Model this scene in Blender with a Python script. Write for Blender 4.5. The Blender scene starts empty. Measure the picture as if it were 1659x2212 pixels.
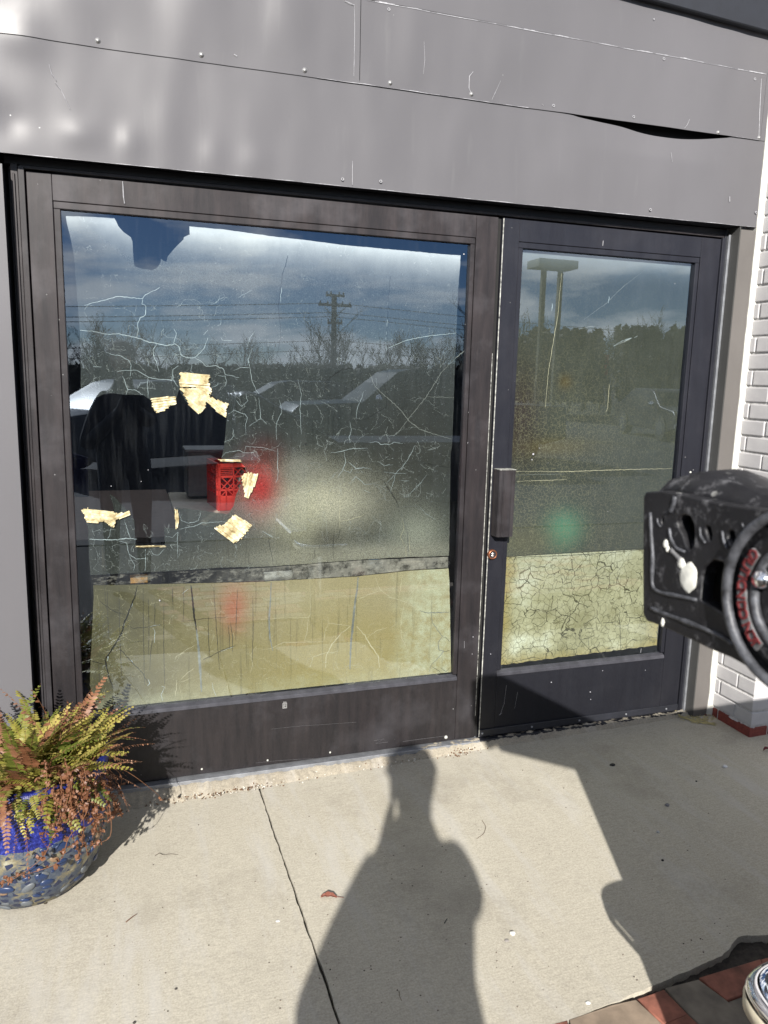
import bpy, bmesh, math, random
from mathutils import Vector, Matrix, noise
import numpy as np
random.seed(7)
R = math.radians
S = bpy.context.scene
COL = S.collection

# ------------------------------------------------------------------ camera
CAM = Vector((-1.39111, -2.79911, 1.51500))
YAW, PITCH, ROLL, FPX = R(18.51836), R(-9.90335), R(1.39490), 1659.37
fw = Vector((math.sin(YAW)*math.cos(PITCH), math.cos(YAW)*math.cos(PITCH), math.sin(PITCH)))
r0 = Vector((math.cos(YAW), -math.sin(YAW), 0)); u0 = r0.cross(fw)
rt = r0*math.cos(ROLL)+u0*math.sin(ROLL); up = -r0*math.sin(ROLL)+u0*math.cos(ROLL)
cd = bpy.data.cameras.new('camera'); cam = bpy.data.objects.new('camera', cd); COL.objects.link(cam)
cam.matrix_world = Matrix(((rt.x, up.x, -fw.x, CAM.x), (rt.y, up.y, -fw.y, CAM.y), (rt.z, up.z, -fw.z, CAM.z), (0, 0, 0, 1)))
cd.sensor_fit = 'HORIZONTAL'; cd.sensor_width = 36; cd.lens = 36*FPX/1659
cd.clip_start = 0.02; cd.clip_end = 600
cd.dof.use_dof = True; cd.dof.focus_distance = 3.1; cd.dof.aperture_fstop = 9
S.camera = cam

# ------------------------------------------------------------------ light
SUN_AZ, SUN_EL = R(19.9), R(28.0)
sd = Vector((math.sin(SUN_AZ)*math.cos(SUN_EL), math.cos(SUN_AZ)*math.cos(SUN_EL), -math.sin(SUN_EL)))
sl = bpy.data.lights.new('sun', 'SUN'); sl.energy = 5.0; sl.angle = R(0.55); sl.color = (1, .955, .89)
so = bpy.data.objects.new('sun', sl); COL.objects.link(so)
so.rotation_euler = sd.to_track_quat('-Z', 'Y').to_euler(); so.location = (-8, -22, 14)
W = bpy.data.worlds.new('World'); S.world = W; W.use_nodes = True
nt = W.node_tree; N = nt.nodes; L = nt.links
for n in list(N): N.remove(n)
wo = N.new('ShaderNodeOutputWorld'); bg = N.new('ShaderNodeBackground'); bg.inputs[1].default_value = .053
sky = N.new('ShaderNodeTexSky'); sky.sky_type = 'NISHITA'; sky.sun_disc = False
sky.sun_elevation = SUN_EL; sky.sun_rotation = math.pi+SUN_AZ; sky.dust_density = .15; sky.ozone_density = 5; sky.air_density = .75
tc = N.new('ShaderNodeTexCoord'); mp = N.new('ShaderNodeMapping'); mp.inputs['Scale'].default_value = (1.5, 1.5, 5.2)
mp.inputs['Location'].default_value = (2.3, .9, .75)
ns = N.new('ShaderNodeTexNoise'); ns.inputs['Scale'].default_value = 3.5; ns.inputs['Detail'].default_value = 9; ns.inputs['Roughness'].default_value = .52
ns.inputs['Distortion'].default_value = .25
cr = N.new('ShaderNodeValToRGB'); cr.color_ramp.elements[0].position = .46; cr.color_ramp.elements[1].position = .58
mx = N.new('ShaderNodeMixRGB'); mx.inputs[2].default_value = (17, 16.6, 16.2, 1)
mul = N.new('ShaderNodeMath'); mul.operation = 'MULTIPLY'; mul.inputs[1].default_value = .8
L.new(tc.outputs['Generated'], mp.inputs[0]); L.new(mp.outputs[0], ns.inputs[0]); L.new(ns.outputs[0], cr.inputs[0])
L.new(cr.outputs[0], mul.inputs[0]); L.new(mul.outputs[0], mx.inputs[0]); L.new(sky.outputs[0], mx.inputs[1])
L.new(mx.outputs[0], bg.inputs[0]); L.new(bg.outputs[0], wo.inputs[0])
S.view_settings.view_transform = 'Standard'; S.view_settings.look = 'None'; S.view_settings.gamma = 1
S.view_settings.use_curve_mapping = False; S.view_settings.exposure = .86
S.cycles.max_bounces = 10; S.cycles.transparent_max_bounces = 16; S.cycles.glossy_bounces = 4
S.cycles.caustics_reflective = False; S.cycles.caustics_refractive = False
S.cycles.sample_clamp_indirect = 4; S.cycles.use_denoising = True

# ------------------------------------------------------------------ helpers
def hit(a, b, axis, val):
    """point where the sight line through photo point (a,b) meets a real plane: used to read sizes off the photo"""
    d = fw + rt*((a-829.5)/FPX) - up*((b-1106)/FPX)
    t = (val-CAM[axis])/d[axis]
    return CAM+d*t
def srgb(r, g, b):
    f = lambda c: (c/255/12.92 if c/255 <= .04045 else ((c/255+.055)/1.055)**2.4)
    return (f(r), f(g), f(b), 1)
def tag(o, label=None, cat=None, group=None, kind=None):
    if label: o['label'] = label
    if cat: o['category'] = cat
    if group: o['group'] = group
    if kind: o['kind'] = kind
    return o
def empty(name, loc=(0, 0, 0), label=None, cat=None, group=None, rz=0):
    o = bpy.data.objects.new(name, None); COL.objects.link(o); o.location = loc; o.rotation_euler.z = rz
    o.empty_display_size = .05
    return tag(o, label, cat, group)
def link(name, me, mat=None, parent=None, loc=None):
    o = bpy.data.objects.new(name, me); COL.objects.link(o)
    if mat and not me.materials: me.materials.append(mat)
    if parent: o.parent = parent
    if loc: o.location = loc
    return o
class MB:
    def __init__(s): s.v = []; s.f = []
    def quad_box(s, p):      # 8 corners: bottom 4 ccw, top 4 ccw
        n = len(s.v); s.v += [tuple(q) for q in p]
        s.f += [(n+3, n+2, n+1, n), (n+4, n+5, n+6, n+7), (n, n+1, n+5, n+4), (n+1, n+2, n+6, n+5), (n+2, n+3, n+7, n+6), (n+3, n, n+4, n+7)]
        return s
    def box(s, x0, x1, y0, y1, z0, z1):
        return s.quad_box([(x0, y0, z0), (x1, y0, z0), (x1, y1, z0), (x0, y1, z0), (x0, y0, z1), (x1, y0, z1), (x1, y1, z1), (x0, y1, z1)])
    def tube(s, pts, rad, n=6, cap=True):
        pts = [Vector(p) for p in pts]; rs = rad if isinstance(rad, (list, tuple)) else [rad]*len(pts)
        base = len(s.v); prev = None
        for i, p in enumerate(pts):
            d = (pts[min(i+1, len(pts)-1)]-pts[max(i-1, 0)])
            d = d.normalized() if d.length > 1e-9 else Vector((0, 0, 1))
            a = prev if prev is not None else (Vector((0, 0, 1)) if abs(d.z) < .9 else Vector((1, 0, 0)))
            x = (a-d*a.dot(d)); x = x.normalized() if x.length > 1e-6 else Vector((1, 0, 0)); y = d.cross(x); prev = x
            for k in range(n):
                t = 2*math.pi*k/n; s.v.append(tuple(p+(x*math.cos(t)+y*math.sin(t))*rs[i]))
        for i in range(len(pts)-1):
            for k in range(n):
                a = base+i*n+k; b = base+i*n+(k+1) % n; s.f.append((a, b, b+n, a+n))
        if cap:
            s.f.append(tuple(base+k for k in range(n))[::-1]); e = base+(len(pts)-1)*n; s.f.append(tuple(e+k for k in range(n)))
        return s
    def lathe(s, prof, c=(0, 0, 0), n=32, axis='z'):
        base = len(s.v)
        for (r, z) in prof:
            for k in range(n):
                t = 2*math.pi*k/n; x, y = r*math.cos(t), r*math.sin(t)
                s.v.append((c[0]+x, c[1]+y, c[2]+z) if axis == 'z' else (c[0]+x, c[1]-z, c[2]+y) if axis == 'y' else (c[0]-z, c[1]+x, c[2]+y))
        for i in range(len(prof)-1):
            for k in range(n):
                a = base+i*n+k; b = base+i*n+(k+1) % n; s.f.append((a, b, b+n, a+n))
        return s
    def prism(s, poly, y0, y1):     # polygon in x,z extruded along y
        n = len(s.v); m = len(poly)
        s.v += [(p[0], y0, p[1]) for p in poly]+[(p[0], y1, p[1]) for p in poly]
        s.f.append(tuple(range(n, n+m))); s.f.append(tuple(range(n+2*m-1, n+m-1, -1)))
        for i in range(m):
            j = (i+1) % m; s.f.append((n+i, n+m+i, n+m+j, n+j))
        return s
    def mesh(s, name='m', bevel=0, seg=1, smooth=False):
        me = bpy.data.meshes.new(name); me.from_pydata(s.v, [], s.f)
        bm = bmesh.new(); bm.from_mesh(me); bmesh.ops.recalc_face_normals(bm, faces=bm.faces)
        if bevel:
            es = [e for e in bm.edges if e.is_manifold and e.calc_face_angle(0) > .4]
            bmesh.ops.bevel(bm, geom=es, offset=bevel, segments=seg, affect='EDGES', profile=.6, clamp_overlap=True)
        bm.to_mesh(me); bm.free()
        if smooth:
            for p in me.polygons: p.use_smooth = True
        return me
    def build(s, name, mat, parent=None, bevel=0, seg=1, smooth=False, loc=None):
        return link(name, s.mesh(name, bevel, seg, smooth), mat, parent, loc)
def grid(name, nx, ny, fn, mat, parent=None, smooth=True, solid=0):
    v = []; f = []
    for j in range(ny+1):
        for i in range(nx+1): v.append(tuple(fn(i/nx, j/ny)))
    for j in range(ny):
        for i in range(nx):
            a = j*(nx+1)+i; f.append((a, a+1, a+nx+2, a+nx+1))
    me = bpy.data.meshes.new(name); me.from_pydata(v, [], f)
    if smooth:
        for p in me.polygons: p.use_smooth = True
    return link(name, me, mat, parent)
def curve_poly(name, loops, mat, parent, to_world, depth=.001, bevel=0):
    """flat sheet with holes: loops in 2-D, filled, given real thickness, then mapped to its plane"""
    cu = bpy.data.curves.new(name, 'CURVE'); cu.dimensions = '2D'; cu.fill_mode = 'BOTH'; cu.extrude = depth; cu.bevel_depth = bevel; cu.bevel_resolution = 1
    for lp in loops:
        sp = cu.splines.new('POLY'); sp.points.add(len(lp)-1); sp.use_cyclic_u = True
        for p, q in zip(sp.points, lp): p.co = (q[0], q[1], 0, 1)
    tmp = bpy.data.objects.new('tmp', cu); COL.objects.link(tmp)
    dg = bpy.context.evaluated_depsgraph_get(); me = bpy.data.meshes.new_from_object(tmp.evaluated_get(dg))
    bpy.data.objects.remove(tmp); bpy.data.curves.remove(cu)
    for v in me.vertices: v.co = to_world(v.co)
    me.materials.clear(); me.name = name
    return link(name, me, mat, parent)
def fbm(x, y, z=0, o=4):
    return noise.fractal(Vector((x, y, z)), .55, 2.0, o)

# ---- node materials
class M:
    def __init__(s, name):
        s.m = bpy.data.materials.new(name); s.m.use_nodes = True; s.t = s.m.node_tree
        s.b = s.t.nodes['Principled BSDF']; s.out = s.t.nodes['Material Output']; s._tc = None
    def n(s, typ, **kw):
        nd = s.t.nodes.new(typ)
        for k, v in kw.items():
            if k.startswith('_'): setattr(nd, k[1:], v)
            elif k[0] == 'i' and k[1:].isdigit(): nd.inputs[int(k[1:])].default_value = v
            else: nd.inputs[k.replace('_', ' ')].default_value = v
        return nd
    def l(s, a, b): s.t.links.new(a, b)
    def co(s, scale=(1, 1, 1), loc=(0, 0, 0), rot=(0, 0, 0), kind='Object'):
        if s._tc is None: s._tc = s.n('ShaderNodeTexCoord')
        mpn = s.n('ShaderNodeMapping'); mpn.inputs['Scale'].default_value = scale; mpn.inputs['Location'].default_value = loc; mpn.inputs['Rotation'].default_value = rot
        s.l(s._tc.outputs[kind], mpn.inputs[0]); return mpn.outputs[0]
    def noise(s, scale, detail=4, rough=.5, co=None, dist=0):
        nd = s.n('ShaderNodeTexNoise', Scale=scale, Detail=detail, Roughness=rough, Distortion=dist)
        s.l(co if co is not None else s.co(), nd.inputs['Vector']); return nd.outputs[0]
    def ramp(s, src, stops):
        nd = s.n('ShaderNodeValToRGB'); e = nd.color_ramp.elements
        while len(e) < len(stops): e.new(.5)
        for el, (p, c) in zip(e, stops):
            el.position = p; el.color = c if isinstance(c, (tuple, list)) else (c, c, c, 1)
        s.l(src, nd.inputs[0]); return nd.outputs[0]
    def mix(s, fac, a, b, mode='MIX'):
        nd = s.n('ShaderNodeMixRGB', _blend_type=mode)
        for k, v in ((0, fac), (1, a), (2, b)):
            if hasattr(v, 'is_linked'): s.l(v, nd.inputs[k])
            else: nd.inputs[k].default_value = v
        return nd.outputs[0]
    def math(s, op, a, b=None):
        nd = s.n('ShaderNodeMath', _operation=op)
        for k, v in ((0, a), (1, b)):
            if v is None: continue
            if hasattr(v, 'is_linked'): s.l(v, nd.inputs[k])
            else: nd.inputs[k].default_value = v
        return nd.outputs[0]
    def sep(s, co):
        nd = s.n('ShaderNodeSeparateXYZ'); s.l(co, nd.inputs[0]); return nd.outputs
    def bump(s, h, strength=.3, dist=.002):
        nd = s.n('ShaderNodeBump', Strength=strength, Distance=dist); s.l(h, nd.inputs['Height']); s.l(nd.outputs[0], s.b.inputs['Normal']); return nd.outputs[0]
    def set(s, color=None, rough=None, metal=None, spec=None):
        for k, v in (('Base Color', color), ('Roughness', rough), ('Metallic', metal), ('Specular IOR Level', spec)):
            if v is None: continue
            if hasattr(v, 'is_linked'): s.l(v, s.b.inputs[k])
            else: s.b.inputs[k].default_value = v
        return s
def simple(name, col, rough=.5, metal=0, var=.15, scale=30, bump=0):
    m = M(name); c = m.noise(scale, 5, .6)
    dark = tuple(x*(1-var) for x in col[:3])+(1,); lite = tuple(min(1, x*(1+var)) for x in col[:3])+(1,)
    m.set(m.ramp(c, [(.3, dark), (.7, lite)]), rough, metal)
    if bump: m.bump(c, bump, .002)
    return m.m

def mat_frame(name, c1, c2, haze=.5):
    m = M(name); st = m.noise(6, 6, .6, m.co((6, 6, .7))); cl = m.noise(4, 5, .6)
    c = m.mix(m.ramp(st, [(.35, 0), (.7, 1)]), c1, c2)
    hz = m.math('MULTIPLY', m.ramp(cl, [(.5, 0), (.75, 1)]), haze)
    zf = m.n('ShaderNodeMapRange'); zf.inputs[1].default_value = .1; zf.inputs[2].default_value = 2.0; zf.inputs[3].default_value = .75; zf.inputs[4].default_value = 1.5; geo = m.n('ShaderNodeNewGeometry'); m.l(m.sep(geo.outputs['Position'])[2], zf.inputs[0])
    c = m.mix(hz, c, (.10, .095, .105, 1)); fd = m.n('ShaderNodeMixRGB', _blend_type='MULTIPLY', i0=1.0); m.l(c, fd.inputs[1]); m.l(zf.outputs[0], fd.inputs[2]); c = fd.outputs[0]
    v = m.n('ShaderNodeTexVoronoi', Scale=22, Randomness=1); m.l(m.co(), v.inputs['Vector'])
    nn = m.noise(2.3, 2); thr = m.math('MULTIPLY', m.ramp(nn, [(.45, 0), (.6, 1)]), .055)
    dot = m.math('LESS_THAN', v.outputs['Distance'], thr)
    c = m.mix(m.math('MULTIPLY', dot, .6), c, (.3, .3, .3, 1))
    fine = m.noise(260, 3, .7, m.co((1, 1, .25)))
    c = m.mix(.35, c, m.mix(fine, c, (.040, .040, .046, 1)))
    m.set(c, m.ramp(cl, [(.3, .33), (.7, .5)]), .0, .3); pass
    m.bump(fine, .05, .001); return m.m
MAT = {}
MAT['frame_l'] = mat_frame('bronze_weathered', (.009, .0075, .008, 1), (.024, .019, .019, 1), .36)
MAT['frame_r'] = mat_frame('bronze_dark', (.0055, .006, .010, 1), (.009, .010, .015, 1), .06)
MAT['stop_sill'] = simple('stop_sill', (.06, .06, .07), .3, .3, .3, 20)  # paler than the other stops: lit highlight put into the colour
MAT['frame_dark'] = simple('deep_bronze', (.014, .015, .02), .5, 0, .3, 12)  # one even dark tone for reveals, backing, sweep and lock core
MAT['black'] = simple('black_rubber', (.004, .004, .004), .7, 0, .2, 40)
MAT['edge_metal'] = simple('worn_aluminium', (.36, .36, .33), .4, .2, .9, 60)
MAT['faint'] = simple('faint_scuff', (.10, .10, .105), .5, 0, .3, 80)
MAT['sill_metal'] = simple('sill_metal', (.26, .27, .29), .45, .5, .25, 25)

def mat_fascia():
    m = M('painted_sheet_metal'); a = m.noise(1.6, 5, .55, m.co((1, 1, .35))); b = m.noise(9, 6, .6, m.co((3, 3, .35)))
    c = m.ramp(a, [(.3, (.103, .101, .108, 1)), (.7, (.125, .122, .130, 1))])
    c = m.mix(m.math('MULTIPLY', m.ramp(b, [(.6, 0), (.8, 1)]), .18), c, (.2, .2, .2, 1))
    v = m.n('ShaderNodeTexVoronoi', Scale=9); m.l(m.co(), v.inputs['Vector'])
    spl = m.math('LESS_THAN', v.outputs['Distance'], .018)
    c = m.mix(m.math('MULTIPLY', spl, m.ramp(m.noise(1.7, 2), [(.5, 0), (.62, 1)])), c, (.5, .5, .5, 1))
    m.set(c, .37); m.b.inputs['Metallic'].default_value = .0; m.b.inputs['Specular IOR Level'].default_value = .31
    m.bump(m.noise(420, 2), .025, .0006); return m.m
MAT['fascia'] = mat_fascia()
MAT['flange'] = simple('painted_flange', (.112, .104, .098), .5, 0, .1, 3)
MAT['reveal'] = simple('reveal_paint', (.06, .06, .058), .55, 0, .1, 4)
MAT['scrape'] = simple('scraped_paint', (.33, .33, .35), .5, 0, .3, 80)

def mat_concrete(name='sidewalk_concrete', base=(.40, .37, .315), dark=(.335, .31, .262), streak=True):
    m = M(name)
    a = m.noise(1.7, 6, .6); b = m.noise(190, 4, .75); cst = m.noise(120, 4, .6, m.co((.35, 1.6, 1), rot=(0, 0, .25)))
    c = m.ramp(a, [(.3, dark+(1,)), (.72, base+(1,))])
    c = m.mix(.34, c, m.mix(m.ramp(cst, [(.35, 0), (.68, 1)]), (base[0]*.62, base[1]*.62, base[2]*.62, 1), (base[0]*1.3, base[1]*1.3, base[2]*1.28, 1)))
    c = m.mix(.34, c, m.mix(m.ramp(b, [(.38, 0), (.64, 1)]), (base[0]*.55, base[1]*.55, base[2]*.55, 1), (base[0]*1.35, base[1]*1.35, base[2]*1.3, 1)))
    # pale broom-like rub marks and stains
    st = m.noise(3.2, 6, .65, m.co((3.2, .55, 1), rot=(0, 0, R(28))))
    c = m.mix(m.math('MULTIPLY', m.ramp(st, [(.52, 0), (.72, 1)]), .45), c, (.48, .47, .45, 1))
    sd_ = m.noise(2.2, 6, .7, m.co((1, 1, 1), loc=(4.3, 1, 0)))
    c = m.mix(m.math('MULTIPLY', m.ramp(sd_, [(.52, 0), (.78, 1)]), .5), c, (.17, .15, .12, 1))
    m.set(c, .9); m.b.inputs['Specular IOR Level'].default_value = .25
    h = m.mix(.5, b, cst); m.bump(h, .45, .0022); return m.m
MAT['concrete'] = mat_concrete('sidewalk_concrete', (.45, .42, .35), (.375, .345, .285))
MAT['curb'] = mat_concrete('rough_mortar', (.34, .31, .25), (.09, .065, .05))
MAT['soil'] = simple('dirt', (.03, .025, .02), .95, 0, .6, 60, .6)
MAT['asphalt'] = simple('asphalt', (.025, .025, .026), .9, 0, .3, 8)
MAT['grass_far'] = simple('dry_grass', (.055, .052, .03), .95, 0, .4, 2)

def mat_brickpaint():
    m = M('painted_brick'); a = m.noise(7, 6, .6); b = m.noise(60, 4, .7)
    c = m.ramp(a, [(.3, (.42, .41, .42, 1)), (.7, (.53, .52, .52, 1))])
    g = m.sep(m.co(kind='Object')) ; geo = m.n('ShaderNodeNewGeometry'); z = m.sep(geo.outputs['Position'])[2]
    zz = m.math('ADD', z, m.math('MULTIPLY', m.noise(14, 4, .6), .03))
    red = m.math('LESS_THAN', zz, .046)
    c = m.mix(red, c, m.ramp(b, [(.3, (.12, .022, .018, 1)), (.7, (.24, .05, .035, 1))]))
    m.set(c, .6); m.bump(m.mix(.5, a, b), .35, .002); return m.m
MAT['brick'] = mat_brickpaint()
MAT['mortar'] = simple('painted_mortar', (.48, .47, .46), .75, 0, .25, 50, .8)
MAT['caulk'] = simple('caulk', (.46, .455, .42), .5, 0, .05, 10)
MAT['paver_red'] = simple('paver_red', (.20, .075, .05), .85, 0, .55, 14, .7)
MAT['paver_tan'] = simple('paver_tan', (.24, .185, .135), .85, 0, .45, 9, .7)
MAT['paver_grey'] = simple('paver_grey', (.15, .13, .105), .85, 0, .45, 9, .7)

# ---- glass and window film
def mat_pane(front=True, refl=.18):
    m = M('clear_glass_front' if front else 'clear_glass_back')
    t = m.n('ShaderNodeBsdfTransparent'); t.inputs[0].default_value = (.86, .9, .9, 1) if front else (1, 1, 1, 1)
    if not front:
        m.l(t.outputs[0], m.out.inputs[0]); return m.m
    g = m.n('ShaderNodeBsdfGlossy'); g.inputs['Roughness'].default_value = .004; g.inputs[0].default_value = (.72, .84, 1, 1)
    fr = m.n('ShaderNodeFresnel', IOR=1.52)
    fac = m.math('ADD', m.math('MULTIPLY', fr.outputs[0], 1.0), refl-.045)
    wv = m.noise(1.1, 2, .4); bp = m.n('ShaderNodeBump', Strength=.05, Distance=.004); m.l(wv, bp.inputs['Height']); m.l(bp.outputs[0], g.inputs['Normal'])
    mxs = m.n('ShaderNodeMixShader'); m.l(fac, mxs.inputs[0]); m.l(t.outputs[0], mxs.inputs[1]); m.l(g.outputs[0], mxs.inputs[2])
    # thin dust that catches the sun
    d = m.n('ShaderNodeBsdfDiffuse'); d.inputs[0].default_value = (.5, .55, .6, 1)
    ds = m.noise(5, 6, .7, m.co((9, 9, .8))); sp = m.noise(160, 3, .7)
    f2 = m.math('ADD', m.math('MULTIPLY', m.ramp(ds, [(.5, 0), (.85, 1)]), .022), m.math('MULTIPLY', m.ramp(sp, [(.68, 0), (.8, 1)]), .10))
    mx2 = m.n('ShaderNodeMixShader'); m.l(f2, mx2.inputs[0]); m.l(mxs.outputs[0], mx2.inputs[1]); m.l(d.outputs[0], mx2.inputs[2])
    m.l(mx2.outputs[0], m.out.inputs[0]); return m.m
MAT['pane'] = mat_pane(); MAT['pane_back'] = mat_pane(False)

def blob(m, co, cx, cz, rx, rz, soft=1.0):
    """soft round patch in metres; mostly paints blurred lit room things into film"""
    s = m.sep(co); dx = m.math('DIVIDE', m.math('SUBTRACT', s[0], cx), rx); dz = m.math('DIVIDE', m.math('SUBTRACT', s[2], cz), rz)
    d2 = m.math('ADD', m.math('MULTIPLY', dx, dx), m.math('MULTIPLY', dz, dz))
    return m.math('POWER', 2.718, m.math('MULTIPLY', d2, -1.0*soft))
def crackle(m, scale, width, breakup, co=None, seedloc=(0, 0, 0), dis=.9):
    co = co or m.co(loc=seedloc); nz = m.n('ShaderNodeTexNoise', Scale=scale*1.3, Detail=3); m.l(co, nz.inputs['Vector'])
    ad = m.n('ShaderNodeMixRGB', _blend_type='ADD', i0=1.0); sc = m.n('ShaderNodeMixRGB', _blend_type='MULTIPLY', i0=1.0); k = dis/scale
    sc.inputs[2].default_value = (k, k, k, 1); m.l(nz.outputs[1], sc.inputs[1]); m.l(co, ad.inputs[1]); m.l(sc.outputs[0], ad.inputs[2])
    v = m.n('ShaderNodeTexVoronoi', _feature='DISTANCE_TO_EDGE', Scale=scale); m.l(ad.outputs[0], v.inputs['Vector'])
    c = m.math('LESS_THAN', v.outputs['Distance'], width)
    if breakup is not None:
        b = m.noise(scale*.8, 3, .6, co); c = m.math('MULTIPLY', c, m.math('GREATER_THAN', b, breakup))
    return c
def film_finish(m, col, opacity, transl=.25):
    d = m.n('ShaderNodeBsdfDiffuse'); tr = m.n('ShaderNodeBsdfTranslucent'); t = m.n('ShaderNodeBsdfTransparent')
    for nd in (d, tr):
        m.l(col, nd.inputs[0])
    a = m.n('ShaderNodeMixShader', i0=transl); m.l(d.outputs[0], a.inputs[1]); m.l(tr.outputs[0], a.inputs[2])
    b = m.n('ShaderNodeMixShader'); m.l(opacity, b.inputs[0]); m.l(t.outputs[0], b.inputs[1]); m.l(a.outputs[0], b.inputs[2])
    m.l(b.outputs[0], m.out.inputs[0]); return m.m
def P2(u, v, y=.03):
    p = hit(u, v, 1, y); return p.x, p.z
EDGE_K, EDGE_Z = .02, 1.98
def mat_film_upper():
    m = M('aged_mirror_film'); co = m.co(); s = m.sep(co)
    c = m.ramp(m.noise(4, 5, .6), [(.3, (.075, .083, .077, 1)), (.7, (.118, .130, .118, 1))])
    st = m.noise(8, 5, .6, m.co((7, 7, .5))); c = m.mix(m.math('MULTIPLY', m.ramp(st, [(.50, 0), (.66, 1)]), .4), c, (.13, .138, .124, 1))
    st2 = m.noise(9, 6, .7, m.co((10, 10, .7), loc=(3, 0, 1))); c = m.mix(m.math('MULTIPLY', m.ramp(st2, [(.50, 0), (.62, 1)]), .30), c, (.014, .016, .014, 1))
    # pale band, whiter towards the top edge
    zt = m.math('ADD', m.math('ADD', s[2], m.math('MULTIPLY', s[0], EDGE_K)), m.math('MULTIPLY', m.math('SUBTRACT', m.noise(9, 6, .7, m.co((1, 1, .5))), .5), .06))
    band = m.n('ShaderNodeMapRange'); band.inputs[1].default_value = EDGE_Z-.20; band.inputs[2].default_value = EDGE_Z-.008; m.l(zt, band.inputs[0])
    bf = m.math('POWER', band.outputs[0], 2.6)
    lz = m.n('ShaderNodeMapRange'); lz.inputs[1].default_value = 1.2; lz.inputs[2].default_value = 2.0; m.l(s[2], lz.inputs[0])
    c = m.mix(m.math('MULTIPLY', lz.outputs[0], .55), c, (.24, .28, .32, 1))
    for (u, v, rx, rz, colr, k) in ((690, 1085, .24, .12, (.95, .90, .70, 1), 1), (640, 1150, .12, .16, (.75, .72, .52, 1), .75), (900, 1150, .12, .10, (.62, .64, .52, 1), .85),
                                    (562, 1050, .07, .10, (.75, .09, .08, 1), 1.0), (820, 1195, .35, .045, (.55, .56, .48, 1), .7), (650, 1010, .1, .05, (.5, .48, .4, 1), .7),
                                    (900, 950, .2, .25, (.10, .095, .08, 1), .5), (575, 980, .06, .05, (.2, .07, .06, 1), .6), (560, 1180, .2, .06, (.22, .21, .15, 1), .6)):
        x, z = P2(u, v); c = m.mix(m.math('MULTIPLY', blob(m, co, x, z, rx, rz), k), c, colr)  # blurred sunlit desk and crate behind the film, painted into its colour
    x, z = P2(760, 1200); c = m.mix(m.math('MULTIPLY', blob(m, co, x, z, .50, .045), .75), c, (.62, .59, .46, 1))
    x, z = P2(690, 1165); c = m.mix(m.math('MULTIPLY', blob(m, co, x+.03, z, .06, .05), .8), c, (.22, .21, .17, 1))
    # drips and droplets
    cr1 = crackle(m, 26, .008, .60); c = m.mix(m.math('MULTIPLY', cr1, .7), c, (.45, .47, .44, 1))
    sp = m.noise(140, 3, .7); c = m.mix(m.math('MULTIPLY', m.ramp(sp, [(.62, 0), (.72, 1)]), .5), c, (.5, .55, .58, 1))
    gr = m.noise(300, 3, .7); c = m.mix(.55, c, m.mix(m.ramp(gr, [(.4, 0), (.6, 1)]), (.012, .012, .012, 1), c, 'MIX'))
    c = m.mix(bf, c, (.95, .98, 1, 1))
    op = m.math('SUBTRACT', m.math('ADD', .68, m.math('MULTIPLY', cr1, .3)), m.math('MULTIPLY', blob(m, co, -1.515, 1.87, .11, .17), .5))  # film made thinner in one spot to let more sun reach the crate
    return film_finish(m, c, op)
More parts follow.
